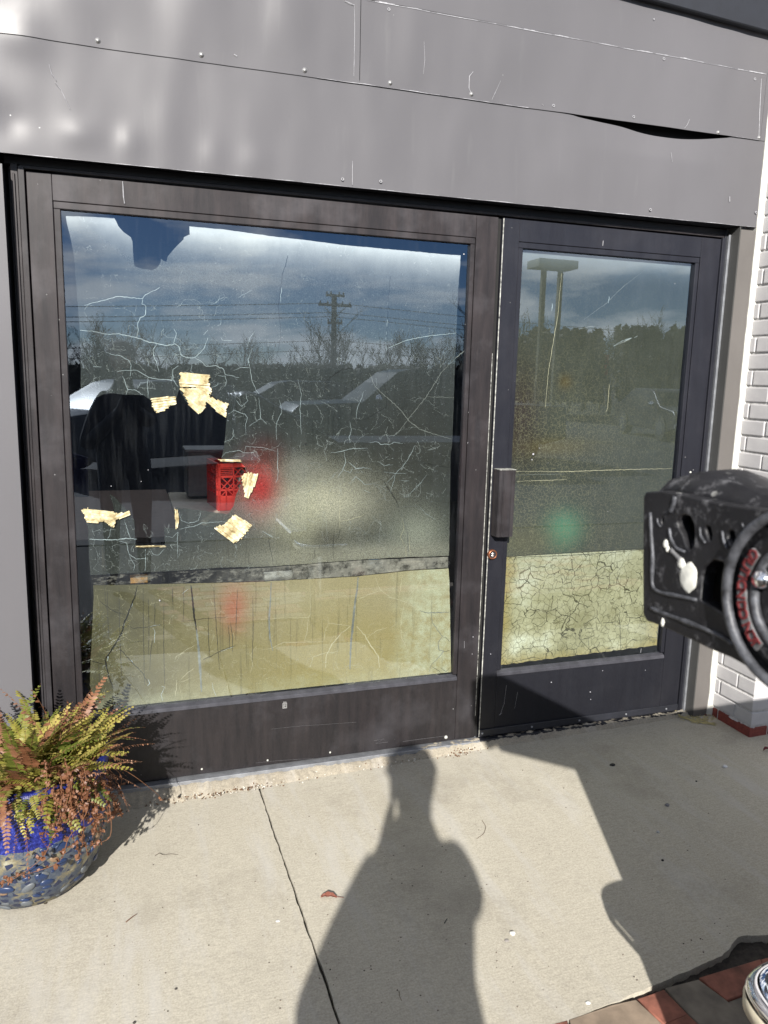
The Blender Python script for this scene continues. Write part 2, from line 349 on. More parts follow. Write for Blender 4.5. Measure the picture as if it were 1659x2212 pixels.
def mat_film_lower():
    m = M('yellowed_film'); co = m.co(); s = m.sep(co)
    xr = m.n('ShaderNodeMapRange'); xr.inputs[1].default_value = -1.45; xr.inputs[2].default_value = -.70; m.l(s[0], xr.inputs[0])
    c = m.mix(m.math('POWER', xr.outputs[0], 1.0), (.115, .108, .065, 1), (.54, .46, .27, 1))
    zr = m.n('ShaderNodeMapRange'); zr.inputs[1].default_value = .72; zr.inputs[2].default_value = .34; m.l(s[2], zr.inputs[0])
    c = m.mix(m.math('MULTIPLY', m.math('MULTIPLY', zr.outputs[0], xr.outputs[0]), .7), c, (.48, .39, .12, 1))  # yellow glow of sunlit sheets behind, painted over the yellowed film
    for (u, v, rx, rz, colr, k) in ((505, 1310, .05, .09, (.55, .13, .08, 1), .8), (640, 1290, .14, .07, (.60, .54, .36, 1), .6), (860, 1290, .2, .07, (.52, .47, .30, 1), .5)):
        x, z = P2(u, v); c = m.mix(m.math('MULTIPLY', blob(m, co, x, z, rx, rz), k), c, colr)  # blurred lit things in the room, painted into the lower film
    mott = m.noise(5, 6, .6); c = m.mix(m.math('MULTIPLY', m.ramp(mott, [(.4, 0), (.75, 1)]), .3), c, (.50, .45, .24, 1))
    # crusted pale area near the right edge and along the bottom
    er = m.n('ShaderNodeMapRange'); er.inputs[1].default_value = -.34; er.inputs[2].default_value = -.20; m.l(m.math('ADD', s[0], m.math('MULTIPLY', m.noise(9, 5, .7), .16)), er.inputs[0])
    eb = m.n('ShaderNodeMapRange'); eb.inputs[1].default_value = .42; eb.inputs[2].default_value = .31; m.l(m.math('ADD', s[2], m.math('MULTIPLY', m.noise(9, 5, .7), .10)), eb.inputs[0])
    tex = m.noise(28, 7, .7); e2 = m.math('MULTIPLY', m.math('MAXIMUM', er.outputs[0], m.math('MULTIPLY', eb.outputs[0], .7)), m.ramp(tex, [(.35, .15), (.62, 1)]))
    c = m.mix(e2, c, (.72, .73, .52, 1))
    st = m.noise(8, 5, .6, m.co((9, 9, .35))); c = m.mix(m.math('MULTIPLY', m.ramp(st, [(.58, 0), (.68, 1)]), .35), c, (.09, .085, .055, 1))
    cr1 = crackle(m, 20, .010, .50); c = m.mix(m.math('MULTIPLY', cr1, .25), c, (.66, .62, .42, 1))
    cr2 = crackle(m, 45, .012, .55, seedloc=(3, 0, 3)); c = m.mix(m.math('MULTIPLY', cr2, .2), c, (.64, .60, .34, 1))
    gr = m.noise(300, 3, .6); c = m.mix(.3, c, m.mix(m.ramp(gr, [(.38, 0), (.6, 1)]), (.10, .085, .045, 1), c))
    m_ = film_finish(m, c, m.math('ADD', .9, 0), .2); return m_
def mat_strip():
    m = M('smeared_film_residue'); co = m.co(); s = m.sep(co)
    c = m.ramp(m.noise(30, 6, .7), [(.35, (.12, .115, .10, 1)), (.5, (.40, .38, .33, 1)), (.7, (.62, .58, .50, 1))])
    xr = m.n('ShaderNodeMapRange'); xr.inputs[1].default_value = -1.15; xr.inputs[2].default_value = -.55; m.l(s[0], xr.inputs[0])
    nz = m.noise(22, 6, .75, m.co((1, 1, 2.2)))
    op = m.math('ADD', m.math('MULTIPLY', xr.outputs[0], .58), m.math('MULTIPLY', m.ramp(nz, [(.5, 0), (.6, 1)]), .30))
    return film_finish(m, c, op, .25)
def mat_film_right():
    m = M('crazed_mirror_film'); co = m.co(); s = m.sep(co)
    c = m.ramp(m.noise(4, 5, .6), [(.3, (.085, .093, .078, 1)), (.7, (.125, .135, .112, 1))])
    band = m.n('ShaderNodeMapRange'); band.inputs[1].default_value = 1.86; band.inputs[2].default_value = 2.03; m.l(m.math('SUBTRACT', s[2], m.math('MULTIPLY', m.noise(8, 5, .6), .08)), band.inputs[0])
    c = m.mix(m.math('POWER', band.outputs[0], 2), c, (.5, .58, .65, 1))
    for (u, v, rx, rz, colr, k) in ((1215, 1145, .085, .075, (.14, .42, .26, 1), .95), (1130, 1170, .12, .06, (.18, .17, .10, 1), .8), (1180, 965, .2, .04, (.19, .15, .06, 1), .7),
                                    (1125, 1165, .3, .08, (.15, .15, .10, 1), .5), (1220, 825, .03, .03, (.19, .13, .04, 1), .6), (1120, 900, .1, .2, (.07, .04, .035, 1), .7)):
        x, z = P2(u, v); c = m.mix(m.math('MULTIPLY', blob(m, co, x, z, rx, rz), k), c, colr)  # blurred green room object and browner patches painted into this film
    zr = m.n('ShaderNodeMapRange'); zr.inputs[1].default_value = 1.75; zr.inputs[2].default_value = 1.35; m.l(s[2], zr.inputs[0])
    xr = m.n('ShaderNodeMapRange'); xr.inputs[1].default_value = .75; xr.inputs[2].default_value = .35; m.l(s[0], xr.inputs[0])
    dens = m.math('MULTIPLY', m.math('ADD', m.math('MULTIPLY', zr.outputs[0], .75), .25), m.math('ADD', m.math('MULTIPLY', xr.outputs[0], .6), .4))
    cr1 = m.math('MULTIPLY', m.math('MAXIMUM', crackle(m, 75, .045, .42), crackle(m, 42, .02, .45, seedloc=(2, 0, 5))), dens)
    c = m.mix(m.math('MULTIPLY', cr1, .6), c, (.34, .32, .20, 1))
    st = m.noise(8, 5, .6, m.co((7, 7, .5))); c = m.mix(m.math('MULTIPLY', m.ramp(st, [(.6, 0), (.8, 1)]), .3), c, (.14, .14, .12, 1))
    gr = m.noise(330, 3, .6); c = m.mix(.25, c, m.mix(gr, (.02, .02, .02, 1), c))
    return film_finish(m, c, m.math('ADD', .86, 0), .2)
def mat_film_cream():
    m = M('cracked_cream_backing'); co = m.co(); s = m.sep(co)
    c = m.ramp(m.noise(3.2, 6, .65), [(.36, (.36, .34, .19, 1)), (.5, (.60, .58, .38, 1)), (.64, (.95, .98, .80, 1))])
    zr = m.n('ShaderNodeMapRange'); zr.inputs[1].default_value = .52; zr.inputs[2].default_value = .80; m.l(m.math('ADD', s[2], m.math('MULTIPLY', m.noise(5, 4), .1)), zr.inputs[0])
    c = m.mix(m.math('MULTIPLY', zr.outputs[0], .6), c, (.40, .39, .25, 1))
    for (a, b, ax, sg) in ((.10, .16, 0, 1), (.91, .83, 0, 1), (.30, .36, 2, 1)):
        e = m.n('ShaderNodeMapRange'); e.inputs[1].default_value = b; e.inputs[2].default_value = a; m.l(m.math('ADD', s[ax], m.math('MULTIPLY', m.math('SUBTRACT', m.noise(10, 4, .6), .5), .06)), e.inputs[0])
        c = m.mix(m.math('MULTIPLY', e.outputs[0], .8), c, (.42, .31, .08, 1))
    x, z = P2(1110, 1445); c = m.mix(m.math('MULTIPLY', blob(m, co, x, z, .06, .012), .95), c, (.5, .26, .03, 1))
    c1 = crackle(m, 30, .035, .40, dis=.45); c2 = crackle(m, 58, .06, .40, seedloc=(1, 0, 2), dis=.4); c3 = crackle(m, 16, .022, .50, seedloc=(5, 0, 1), dis=.5)
    c = m.mix(m.math('MULTIPLY', c2, .3), c, (.22, .21, .11, 1)); c = m.mix(m.math('MULTIPLY', c1, .6), c, (.10, .09, .045, 1)); c = m.mix(m.math('MULTIPLY', c3, .9), c, (.04, .035, .02, 1))
    gr = m.noise(120, 4, .7); c = m.mix(m.math('MULTIPLY', m.ramp(gr, [(.4, 0), (.7, 1)]), .25), c, (.5, .48, .3, 1))
    return film_finish(m, c, m.math('ADD', .97, 0), .15)
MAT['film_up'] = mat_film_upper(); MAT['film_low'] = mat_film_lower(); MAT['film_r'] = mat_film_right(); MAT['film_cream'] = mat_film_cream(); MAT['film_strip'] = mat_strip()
MAT['crack_lt'] = simple('crack_light', (.50, .57, .59), .6, 0, .3, 60)
MAT['crack_dk'] = simple('crack_dark', (.006, .006, .005), .6, 0, .3, 60)
MAT['crack_gr'] = simple('crack_grey', (.22, .23, .21), .6, 0, .4, 40)
MAT['crack_fine'] = simple('crack_fine', (.36, .39, .38), .7, 0, .4, 60)
MAT['crack_fine_tan'] = simple('crack_fine_tan', (.48, .44, .28), .7, 0, .3, 60)
MAT['crack_tan'] = simple('crack_tan', (.60, .55, .38), .6, 0, .2, 40)
MAT['drip'] = simple('drip_dark', (.055, .05, .033), .6, 0, .3, 40)
def mat_tape():
    m = M('old_masking_tape'); a = m.noise(40, 5, .7); c = m.ramp(a, [(.32, (.24, .18, .08, 1)), (.5, (.50, .43, .25, 1)), (.66, (.70, .66, .50, 1))]); m.set(c, .8); m.bump(a, .5, .002); return m.m
MAT['tape'] = mat_tape()

# =================================================================== GROUND
def zg(x): return -.015+.018*(x-1.0)
def ground_map(th):
    return lambda c: Vector((c.x, c.y, zg(c.x)+(c.z-th)))
def jag(a, b, n, amp, seed):
    out = []
    for i in range(n):
        t = i/n; x = a[0]+(b[0]-a[0])*t; y = a[1]+(b[1]-a[1])*t
        w = fbm(x*14+seed, y*14, seed)*amp if 0 < i else 0
        d = Vector((-(b[1]-a[1]), b[0]-a[0])).normalized(); out.append((x+d.x*w, y+d.y*w))
    return out
def slab_edge(x): return -1.388+.118*(x+.43)
XS = -1.0
def joint_x(y): return -.956-.011*(y+.12)
lj = jag((joint_x(-1.5)-.0025, -1.6), (joint_x(0)-.0025, -.02), 90, .0035, 3)
rj = jag((joint_x(-1.5)+.0035, slab_edge(-.945)), (joint_x(0)+.0035, -.02), 90, .0035, 9)
loopL = [(-5, -.02), (-5, slab_edge(-5))]+[(joint_x(-1.5)-.0025, slab_edge(-.95))]+lj[6:]+[(joint_x(0)-.0025, -.02)]
loopL = [(-5, -.076), (-5, slab_edge(-5)), (lj[0][0], slab_edge(-.95))]+[p for p in lj if -.072 > p[1] > slab_edge(-.95)+.003]+[(joint_x(0)-.0025, -.068)]
edge = jag((-.945, slab_edge(-.945)), (3.0, slab_edge(3.0)), 420, .0045, 21)
edge = [(x, y+(.035*math.exp(-((x-.22)/.06)**2) if x > .12 else 0)+(.028 if .2 < x < .9 else 0)*0) for x, y in edge]
loopR = rj[::-1]+edge[1:]+[(3.0, slab_edge(3.0)), (3.0, -.02)]
loopR = [(joint_x(0)+.0035, -.068)]+[p for p in rj[::-1] if p[1] < -.072]+edge[1:]+[(3.0, slab_edge(3.0)), (3.0, -.046), (-.1, -.046)]
tag(curve_poly('pavement', [loopL], MAT['concrete'], None, ground_map(.03), .03), kind='structure')
tag(curve_poly('pavement', [loopR], MAT['concrete'], None, ground_map(.03), .03), kind='structure')
g = MB(); g.box(-300, 300, -420, 9, -.5, -.085); tag(g.build('ground', MAT['soil']), kind='structure')
g = MB(); g.box(-90, 90, -30, -4.6, -.5, -.075); tag(g.build('parking_lot', MAT['asphalt']), kind='structure')
g = MB(); g.box(-200, 200, -400, -30, -.5, -.07); tag(g.build('grass_field', MAT['grass_far']), kind='structure')
# mortar and dirt in the joints
g = grid('joint_dirt', 120, 3, lambda a, b: (-.975+.04*b, -1.55+1.53*a, zg(-.95)-.012+.006*fbm(a*90, b*3)), MAT['soil']); tag(g, kind='stuff', label='dirt packed in the slab joint', cat='dirt')

paving = empty('brick_paving', (0, -1.9, -.03)); tag(paving, kind='structure')
def paver(poly, mat, zo=0, world=False):
    pts = [tuple(hit(u, v, 2, -.038)[:2]) for u, v in poly] if not world else poly
    cx = sum(p[0] for p in pts)/len(pts); cy = sum(p[1] for p in pts)/len(pts)
    pts = [(cx+(x-cx)*.985, cy+(y-cy)*.975) for x, y in pts]
    o = curve_poly('paver', [pts], mat, paving, lambda c: Vector((c.x, c.y+1.9, zg(c.x)-.022+zo+c.z+.03+.0015*fbm(c.x*30, c.y*30))), .02, .003)
    return o
Z = lambda x, y: (829.5+.5*x, 1791.7+.5*y)
paver([Z(800, 822), Z(985, 760), Z(1088, 738), Z(1195, 840), Z(1250, 900), Z(830, 960)], MAT['paver_tan'])
paver([Z(640, 860), Z(790, 826), Z(820, 960), Z(640, 980)], MAT['paver_red'])
paver([Z(1098, 732), Z(1208, 697), Z(1310, 802), Z(1212, 838)], MAT['paver_red'], -.002)
paver([Z(1218, 690), Z(1356, 657), Z(1476, 746), Z(1600, 860), Z(1400, 880), Z(1318, 800)], MAT['paver_grey'])
paver([Z(1366, 652), Z(1622, 578), Z(1640, 640), Z(1590, 708), Z(1480, 744)], MAT['paver_red'], .002)
paver([Z(1630, 576), Z(1760, 545), Z(1760, 640), Z(1650, 640)], MAT['paver_red'])
paver([Z(1484, 752), Z(1600, 712), Z(1760, 700), Z(1760, 860), Z(1610, 860)], MAT['paver_grey'], -.003)
paver([Z(1218, 845), Z(1312, 808), Z(1395, 885), Z(1400, 960), Z(1260, 960)], MAT['paver_red'])
mts = [MAT['paver_red'], MAT['paver_tan'], MAT['paver_grey'], MAT['paver_red']]
bmd = MB(); bmd.box(-.098, .098, -.047, .047, -.03, 0); bme = bmd.mesh('paver', .004)
for j in range(12):
    for i in range(-22, 12):
        x = i*.204+(j % 2)*.1; y = -1.86-.1*j
        if x > -.75 and j < 2: continue
        o = bpy.data.objects.new('paver', bme); COL.objects.link(o); o.parent = paving
        if not o.data.materials: o.data.materials.append(MAT['paver_red'])
        o.material_slots[0].link = 'OBJECT'; o.material_slots[0].material = random.choice(mts)
        o.location = (x, y+1.9-(0 if x > -.75 else .0), -.03+zg(x)+.03+random.uniform(-.002, .002)); o.rotation_euler.z = random.uniform(-.015, .015)
# earth under the broken slab edge
g = grid('edge_dirt', 160, 8, lambda a, b: (-1.0+4*a, slab_edge(-1.0+4*a)-.05+.11*b, zg(-1+4*a)-.022+.010*fbm(a*150, b*9)), MAT['soil']); tag(g, kind='stuff', label='dark crumbled dirt along the broken slab edge', cat='dirt')

# =================================================================== BUILDING SHELL
FY = -.06
def X(u, v, y): return hit(u, v, 1, y).x
XW = X(24, 694, FY); ZT = 2.13
OPX0, OPX1 = -1.735, 1.072          # opening in the cladding
g = MB()
g.box(-7, -2.02, .20, .32, -.3, 5); g.box(-7, 7, .20, .32, 2.30, 5); g.box(1.25, 7, .20, .32, -.3, 5)
tag(g.build('building_wall', MAT['frame_dark']), label='dark masonry wall of the building behind the metal cladding', cat='wall')
g = MB(); g.box(-3.2, 3.2, .33, 6.3, -.12, -.055); tag(g.build('interior_floor', simple('floor_tile', (.10, .09, .08), .6)), kind='structure')
g = MB(); g.box(-3.3, 3.3, 6.3, 6.4, -.1, 2.9); g.box(-3.3, -3.2, .33, 6.3, -.1, 2.9); g.box(3.2, 3.3, .33, 6.3, -.1, 2.9)
tag(g.build('interior_wall', simple('interior_wall_paint', (.10, .11, .13), .8)), kind='structure')
g = MB(); g.box(-3.3, -2.4, .33, 6.4, 2.9, 3.0); g.box(1.2, 3.3, .33, 6.4, 2.9, 3.0); g.box(-2.398, 1.198, .33, .9, 2.9, 3.0); g.box(-2.398, 1.198, 4.6, 6.4, 2.9, 3.0); tag(g.build('interior_ceiling', simple('ceiling_dark', (.05, .055, .065), .8)), kind='structure')  # middle left open as an added skylight to brighten the room

# =================================================================== CLADDING
clad = empty('metal_cladding', (-.3, FY, 2.17), 'dented grey sheet metal cladding with rows of screws above the shop doors', 'cladding')
CO = Vector((-.3, FY, 2.17))
def seam(x): return 2.507+.0075*(x+.3)            # joint between lower and upper row
def bot(x): return 2.163+.005*(x+1.72)
def top2(x): return 2.775+.0*(x)
def dents(x, z):
    d = 0
    for (cx, cz, sx, sz, a) in ((-1.79, 2.30, .045, .07, .006), (-1.70, 2.26, .05, .05, -.004), (-1.66, 2.50, .07, .06, .006), (-1.50, 2.24, .05, .04, .0035), (-1.36, 2.23, .035, .05, .0035), (-1.25, 2.30, .05, .1, .003), (-1.1, 2.22, .04, .06, .003), (-.95, 2.22, .05, .05, .003),
                                (-1.15, 2.72, .10, .16, .006), (-.85, 2.70, .07, .13, .005), (-1.5, 2.68, .12, .12, .006), (-.42, 2.70, .05, .14, .004), (-.52, 2.30, .07, .10, .003), (-.05, 2.70, .09, .1, .003), (.2, 2.30, .12, .10, .003), (.6, 2.33, .12, .12, .003), (-.25, 2.3, .08, .12, .003)):
        d += a*math.exp(-((x-cx)/sx)**2-((z-cz)/sz)**2)
    d *= 1.55
    d += .0040*fbm(x*3.2, z*1.1, 4.2, 3)+.0012*fbm(x*7, z*4, 9.1, 2)
    for sx_ in (-1.415, -1.03, -.66, -.35, -.07): d -= .0022*math.exp(-((x-sx_)/.045)**2-((z-2.53)/.05)**2)
    return d
def panel(name, x0, x1, zlo, zhi, y, nx, ny, amp=1.0, extra=None, mat=None):
    v = []; f = []
    for lay in (0, 1):
        for j in range(ny+1):
            for i in range(nx+1):
                x = x0+(x1-x0)*i/nx; lo, hi = zlo(x), zhi(x); z = lo+(hi-lo)*j/ny
                yy = y-dents(x, z)*amp+(extra(x, z) if extra else 0)+lay*.0015
                v.append((x-CO.x, yy-CO.y, z-CO.z))
    n = (nx+1)*(ny+1)
    for j in range(ny):
        for i in range(nx):
            a = j*(nx+1)+i; f.append((a, a+1, a+nx+2, a+nx+1)); f.append((n+a+nx+1, n+a+nx+2, n+a+1, n+a))
    for i in range(nx):
        f.append((i+1, i, n+i, n+i+1)); a = ny*(nx+1)+i; f.append((a, a+1, n+a+1, n+a))
    for j in range(ny):
        a = j*(nx+1); f.append((a, a+nx+1, n+a+nx+1, n+a)); a += nx; f.append((a+nx+1, a, n+a, n+a+nx+1))
    me = bpy.data.meshes.new(name); me.from_pydata(v, [], f)
    for p in me.polygons: p.use_smooth = True
    me.set_sharp_from_angle(angle=R(30))
    return link(name, me, mat or MAT['fascia'], clad)
def gap(x):      # the sagging top edge of the lower panel at the right
    if x < .12 or x > 1.02: return 0
    t = (x-.12)/.90; return .034*max(0, math.sin(math.pi*t**1.35))**1.3*(1-.25*math.exp(-((t-.35)/.1)**2))
XR = 1.150
panel('panel', -1.738, XR, bot, lambda x: seam(x)+.012-gap(x)*1.0-(0.012*min(1, gap(x)*200)), FY, 150, 22,
      extra=lambda x, z: (gap(x)*.55*max(0, (z-2.40)/.12) if z > 2.40 else 0))
panel('panel', -2.9, -.602, seam, lambda x: 3.4, FY-.003, 90, 26)
panel('panel', -.600, 1.125, seam, lambda x: 2.772+.002*x, FY-.0035, 90, 16)
panel('panel', 1.1265, XR, seam, lambda x: 2.772, FY-.001, 3, 8, .2)
panel('panel', -.600, XR, lambda x: 2.774, lambda x: 3.4, FY-.0005, 50, 12, .6)
panel('panel', -2.9, XW, lambda x: -.2, lambda x: 2.131, FY, 20, 40, .5)
panel('panel', -2.9, -1.742, lambda x: 2.134, lambda x: seam(x)+.01, FY-.002, 30, 12)
# raised crease along the top of the upper panel (paint worn off)
def ribbon_h(x0, x1, zf, h, y, name, mat, n=90, seed=0, th=.001):
    m = MB()
    for i in range(n):
        a = x0+(x1-x0)*i/n; b = x0+(x1-x0)*(i+1)/n
        k = max(0, .5+1.3*fbm(a*9+seed, seed, 0, 3))
        hh = h*min(max(k, .12), 1.3)
        za, zb = zf(a), zf(b); m.quad_box([(a-CO.x, y-CO.y-dents(a, za)-th, za-CO.z), (b-CO.x, y-CO.y-dents(b, zb)-th, zb-CO.z), (b-CO.x, y-CO.y-dents(b, zb), zb-CO.z), (a-CO.x, y-CO.y-dents(a, za), za-CO.z),
                      (a-CO.x, y-CO.y-dents(a, za)-th, za+hh-CO.z), (b-CO.x, y-CO.y-dents(b, zb)-th, zb+hh-CO.z), (b-CO.x, y-CO.y-dents(b, zb), zb+hh-CO.z), (a-CO.x, y-CO.y-dents(a, za), za+hh-CO.z)])
    return m.build(name, mat, clad)
ribbon_h(-.58, 1.12, lambda x: 2.768, .0035, FY-.004, 'worn_edge', MAT['scrape'], 120, 3)
ribbon_h(-.75, .05, lambda x: seam(x), .0018, FY-.0036, 'worn_edge', MAT['scrape'], 70, 8)
ribbon_h(1.0, 1.12, lambda x: seam(x), .002, FY-.0042, 'worn_edge', MAT['scrape'], 20, 2)
ribbon_h(-1.73, 1.14, lambda x: bot(x)+.0, .0017, FY-.001, 'worn_edge', MAT['scrape'], 200, 5)
def scrap(pts, w, y=FY-.002, mat='scrape', name='scratch'):
    m = MB(); q = []
    for u, v in pts:
        p = hit(u, v, 1, y); q.append(Vector((p.x-CO.x, -dents(p.x, p.z)-.0022+(y-FY)*1.0, p.z-CO.z)))
    m.tube(q, [w*(.3+.7*math.sin(math.pi*(i+.5)/len(q))) for i in range(len(q))], 4); return m.build(name, MAT[mat], clad)
scrap([(106, 140), (112, 160), (122, 175)], .0008); scrap([(118, 178), (132, 195), (143, 218), (151, 236)], .0008)
scrap([(765, 10), (766, 60), (765, 120), (764, 165)], .0010); scrap([(761, 348), (761, 380), (761, 400)], .0012)
scrap([(1022, 155), (1014, 165), (1013, 190), (1018, 203)], .0016); scrap([(1081, 175), (1070, 200), (1063, 215)], .0007)
scrap([(1645, 170), (1642, 230), (1639, 300)], .0016); scrap([(1489, 258), (1484, 270), (1478, 277)], .0009)
scrap([(265, 392), (266, 405), (267, 425), (269, 440)], .0022, 0.0)
scrap([(745, 3), (755, 8), (765, 12)], .0030); scrap([(505, 118), (512, 122)], .0028); scrap([(1575, 425), (1575, 436)], .002)
scrap([(1448, 330), (1450, 350)], .0007); scrap([(915, 90), (917, 130), (914, 160)], .0006); scrap([(1170, 225), (1174, 228)], .0018)
scrap([(1437, 2), (1440, 8)], .0016); scrap([(1412, 40), (1413, 43)], .0028)
# screws
sm = MB().lathe([(.0, .0045), (.004, .004), (.0065, .002), (.0065, 0), (.0105, -.0005), (.0105, -.002)], n=14, axis='y').mesh('screw', smooth=True); sm.materials.append(simple('screw_head', (.34, .34, .34), .4, .5))
hm = MB().lathe([(0, .0012), (.0036, .0012), (.0036, .0008)], n=10, axis='y').lathe([(.0036, .0015), (.0062, .002), (.007, 0)], n=10, axis='y').mesh('screw_hole'); hm.materials.append(MAT['black']); hm.materials.append(MAT['scrape'])
for i, p in enumerate(hm.polygons): p.material_index = 0 if i < 20 else 1
for k, (u, v, kind) in enumerate([(211, 87, 1), (435, 118, 1), (658, 152, 1), (843, 179, 1), (1019, 203, 1), (1196, 228, 0), (1369, 252, 0), (1552, 286, 1), (1641, 297, 1), (840, 20, 0), (1434, 127, 0), (1632, 170, 0), (822, 392, 0), (740, 387, 0), (1405, 453, 0), (1633, 459, 0)]):
    p = hit(u, v, 1, FY-.005)
    o = bpy.data.objects.new('screw' if kind else 'screw_hole', sm if kind else hm); COL.objects.link(o); o.parent = clad
    o.location = (p.x-CO.x, -.0045-dents(p.x, p.z), p.z-CO.z); o.rotation_euler.y = random.uniform(0, 3); o.scale = (.78, .78, .78)
# backing behind the sagging joint, soffit under the cladding, jamb returns
g = MB(); g.box(-3.0-CO.x, 1.15-CO.x, .05, .06, 2.2-CO.z, 3.4-CO.z); g.build('backing_board', MAT['black'], clad)
g = MB(); g.box(-2.2-CO.x, 1.072-CO.x, .0025, .13, 2.176-CO.z, 2.19-CO.z); g.build('soffit_trim', MAT['frame_dark'], clad)
g = MB(); g.box(1.074-CO.x, XR+.003-CO.x, 0, .075, -.12-CO.z, 2.1635-CO.z)
g.build('jamb_casing', MAT['flange'], clad)
g = MB(); g.box(1.0695-CO.x, 1.0735-CO.x, .001, .075, -.12-CO.z, 2.175-CO.z); g.build('jamb_reveal', MAT['reveal'], clad)
g = MB(); g.box(-3-CO.x, XW-CO.x-.002, .002, .14, -.2-CO.z, 2.13-CO.z); g.build('jamb_backing', MAT['frame_dark'], clad)

# dark slanted box across the top right corner, proud of the cladding
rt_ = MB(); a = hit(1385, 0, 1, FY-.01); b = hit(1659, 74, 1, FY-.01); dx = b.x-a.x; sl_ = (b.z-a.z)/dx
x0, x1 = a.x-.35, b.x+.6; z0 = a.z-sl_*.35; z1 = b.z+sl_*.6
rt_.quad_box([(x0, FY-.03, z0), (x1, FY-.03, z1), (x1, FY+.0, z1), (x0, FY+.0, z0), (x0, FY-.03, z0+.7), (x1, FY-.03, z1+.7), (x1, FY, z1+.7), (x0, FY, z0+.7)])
tag(rt_.build('dark_corner_box', simple('navy_dark', (.012, .014, .02), .6), None, .004), 'dark navy slanted box across the top right corner above the cladding', 'roof trim')

# =================================================================== BRICK PILLAR
PX, PY = 1.172, -.304
pil = empty('brick_pillar', (PX, -.15, 0), 'white painted brick pillar with bare red base beside the right door', 'pillar')
BH, BJ, BL = .0607, .0098, .196
def bmesh_brick(lx, ly, seed):
    m = MB(); m.box(0, lx, 0, ly, 0, BH); me = m.mesh('brick', .004, 2)
    return me
bs = {}
def brick(x, y, z, lx, ly):
    k = (round(lx, 3), round(ly, 3))
    if k not in bs: bs[k] = bmesh_brick(lx, ly, len(bs)); bs[k].materials.append(MAT['brick'])
    o = bpy.data.objects.new('brick', bs[k]); COL.objects.link(o); o.parent = pil
    o.location = (x-PX+random.uniform(-.0012, .0012), y+.15+random.uniform(-.0012, .0012), z+random.uniform(-.001, .001)); o.rotation_euler = (random.uniform(-.004, .004), random.uniform(-.004, .004), random.uniform(-.005, .005))
zb = -.03; n = 0
while zb < 3.0:
    if n % 2 == 0:
        brick(PX, PY, zb, .096, BL); brick(PX, PY+BL+.01, zb, .096, .104)
        for k in range(4): brick(PX+.106+k*(BL+.01), PY, zb, BL, .096)
    else:
        brick(PX, PY, zb, BL, .096)
        brick(PX, PY+.106, zb, .096, .204)
        for k in range(4): brick(PX+BL+.01+k*(BL+.01), PY, zb, BL, .096)
    zb += BH+BJ; n += 1
g = MB(); g.box(.006, 1.1, PY+.156, .14, -.12, 3.0); g.build('mortar', MAT['mortar'], pil)
cg = MB(); nn = 70
for i in range(nn):
    z0_ = -.03+i*3.0/nn; w0 = .004*fbm(z0_*6, 1); w1 = .004*fbm((z0_+3.0/nn)*6, 1); z1_ = z0_+3.0/nn
    yy = FY-.004
    cg.quad_box([(XR-PX-.001+w0, yy+.15, z0_), (.008, yy+.15-.012, z0_), (.008, .2, z0_), (XR-PX+.004+w0, .2, z0_), (XR-PX-.001+w1, yy+.15, z1_), (.008, yy+.15-.012, z1_), (.008, .2, z1_), (XR-PX+.004+w1, .2, z1_)])
cg.build('caulk_bead', MAT['caulk'], pil)

# =================================================================== DOOR FRAME
fr = empty('door_frame', (-.33, 0, 0), 'weathered bronze aluminium frame and threshold around the two glass leaves', 'door frame')
fo = lambda x: x+.33
def fbox(name, x0, x1, y0, y1, z0, z1, mat, parent=None, off=fo, bevel=.0012):
    m = MB(); m.box(off(x0), off(x1), y0, y1, z0, z1); return m.build(name, MAT[mat], parent or fr, bevel)
a0 = X(32.4, 550, 0); a1 = X(48.6, 550, 0); a2 = X(62, 550, 0)
fbox('jamb', a0, a1-.001, .0, .06, -.05, 2.150, 'frame_l'); fbox('jamb', a0+.006, a0+.012, -.006, .0, -.05, 2.12, 'frame_l')
fbox('jamb', a1, a2, -.008, .05, -.05, 2.143, 'frame_l')
fbox('side_reveal', XW+.002, a0-.002, .05, .06, -.1, 2.1745, 'frame_dark'); fbox('reveal_backing', -2.1, -1.60, .16, .19, -.1, 2.35, 'frame_dark')
fbox('head', -1.69, 1.045, .0, .05, 2.137, 2.148, 'frame_l'); fbox('head', -1.735, 1.065, .012, .06, 2.150, 2.174, 'frame_dark')
fbox('jamb', 1.033, 1.046, -.006, .05, -.03, 2.135, 'frame_r'); fbox('jamb', 1.047, 1.058, -.002, .05, -.03, 2.149, 'frame_dark')
fbox('jamb_strip', 1.059, 1.069, -.012, .05, -.03, 2.149, 'sill_metal')
fbox('threshold', -1.70, -.004, -.028, .08, -.022, -.004, 'sill_metal'); fbox('threshold', -.002, 1.05, -.026, .08, -.014, -.003, 'frame_dark')
fbox('gap_backing', -1.72, 1.06, .052, .058, -.03, 2.16, 'black')if False else None
# rough mortar bed under the threshold
def bed(a, b):
    x = -1.72+2.80*a; t = b; yb = -.020-.030-.03*min(1, max(0, (-x-.1)/1.2))
    y = .02+(yb-.02)*t; zt = -.014-.004*max(0, -x)*.6
    z = zt*(1-t**3)+(zg(x)-.004)*t**3+.013*math.sin(math.pi*t)*(1 if x > -.3 else .35)+.006*fbm(x*22, y*60, 2)+(.004*fbm(x*70, y*90, 1))
    return (x, y+.006*fbm(x*18, 5), z)
b_ = grid('mortar_bed', 420, 12, bed, MAT['curb']); tag(b_, 'rough crumbling mortar strip between the threshold and the pavement', 'mortar')

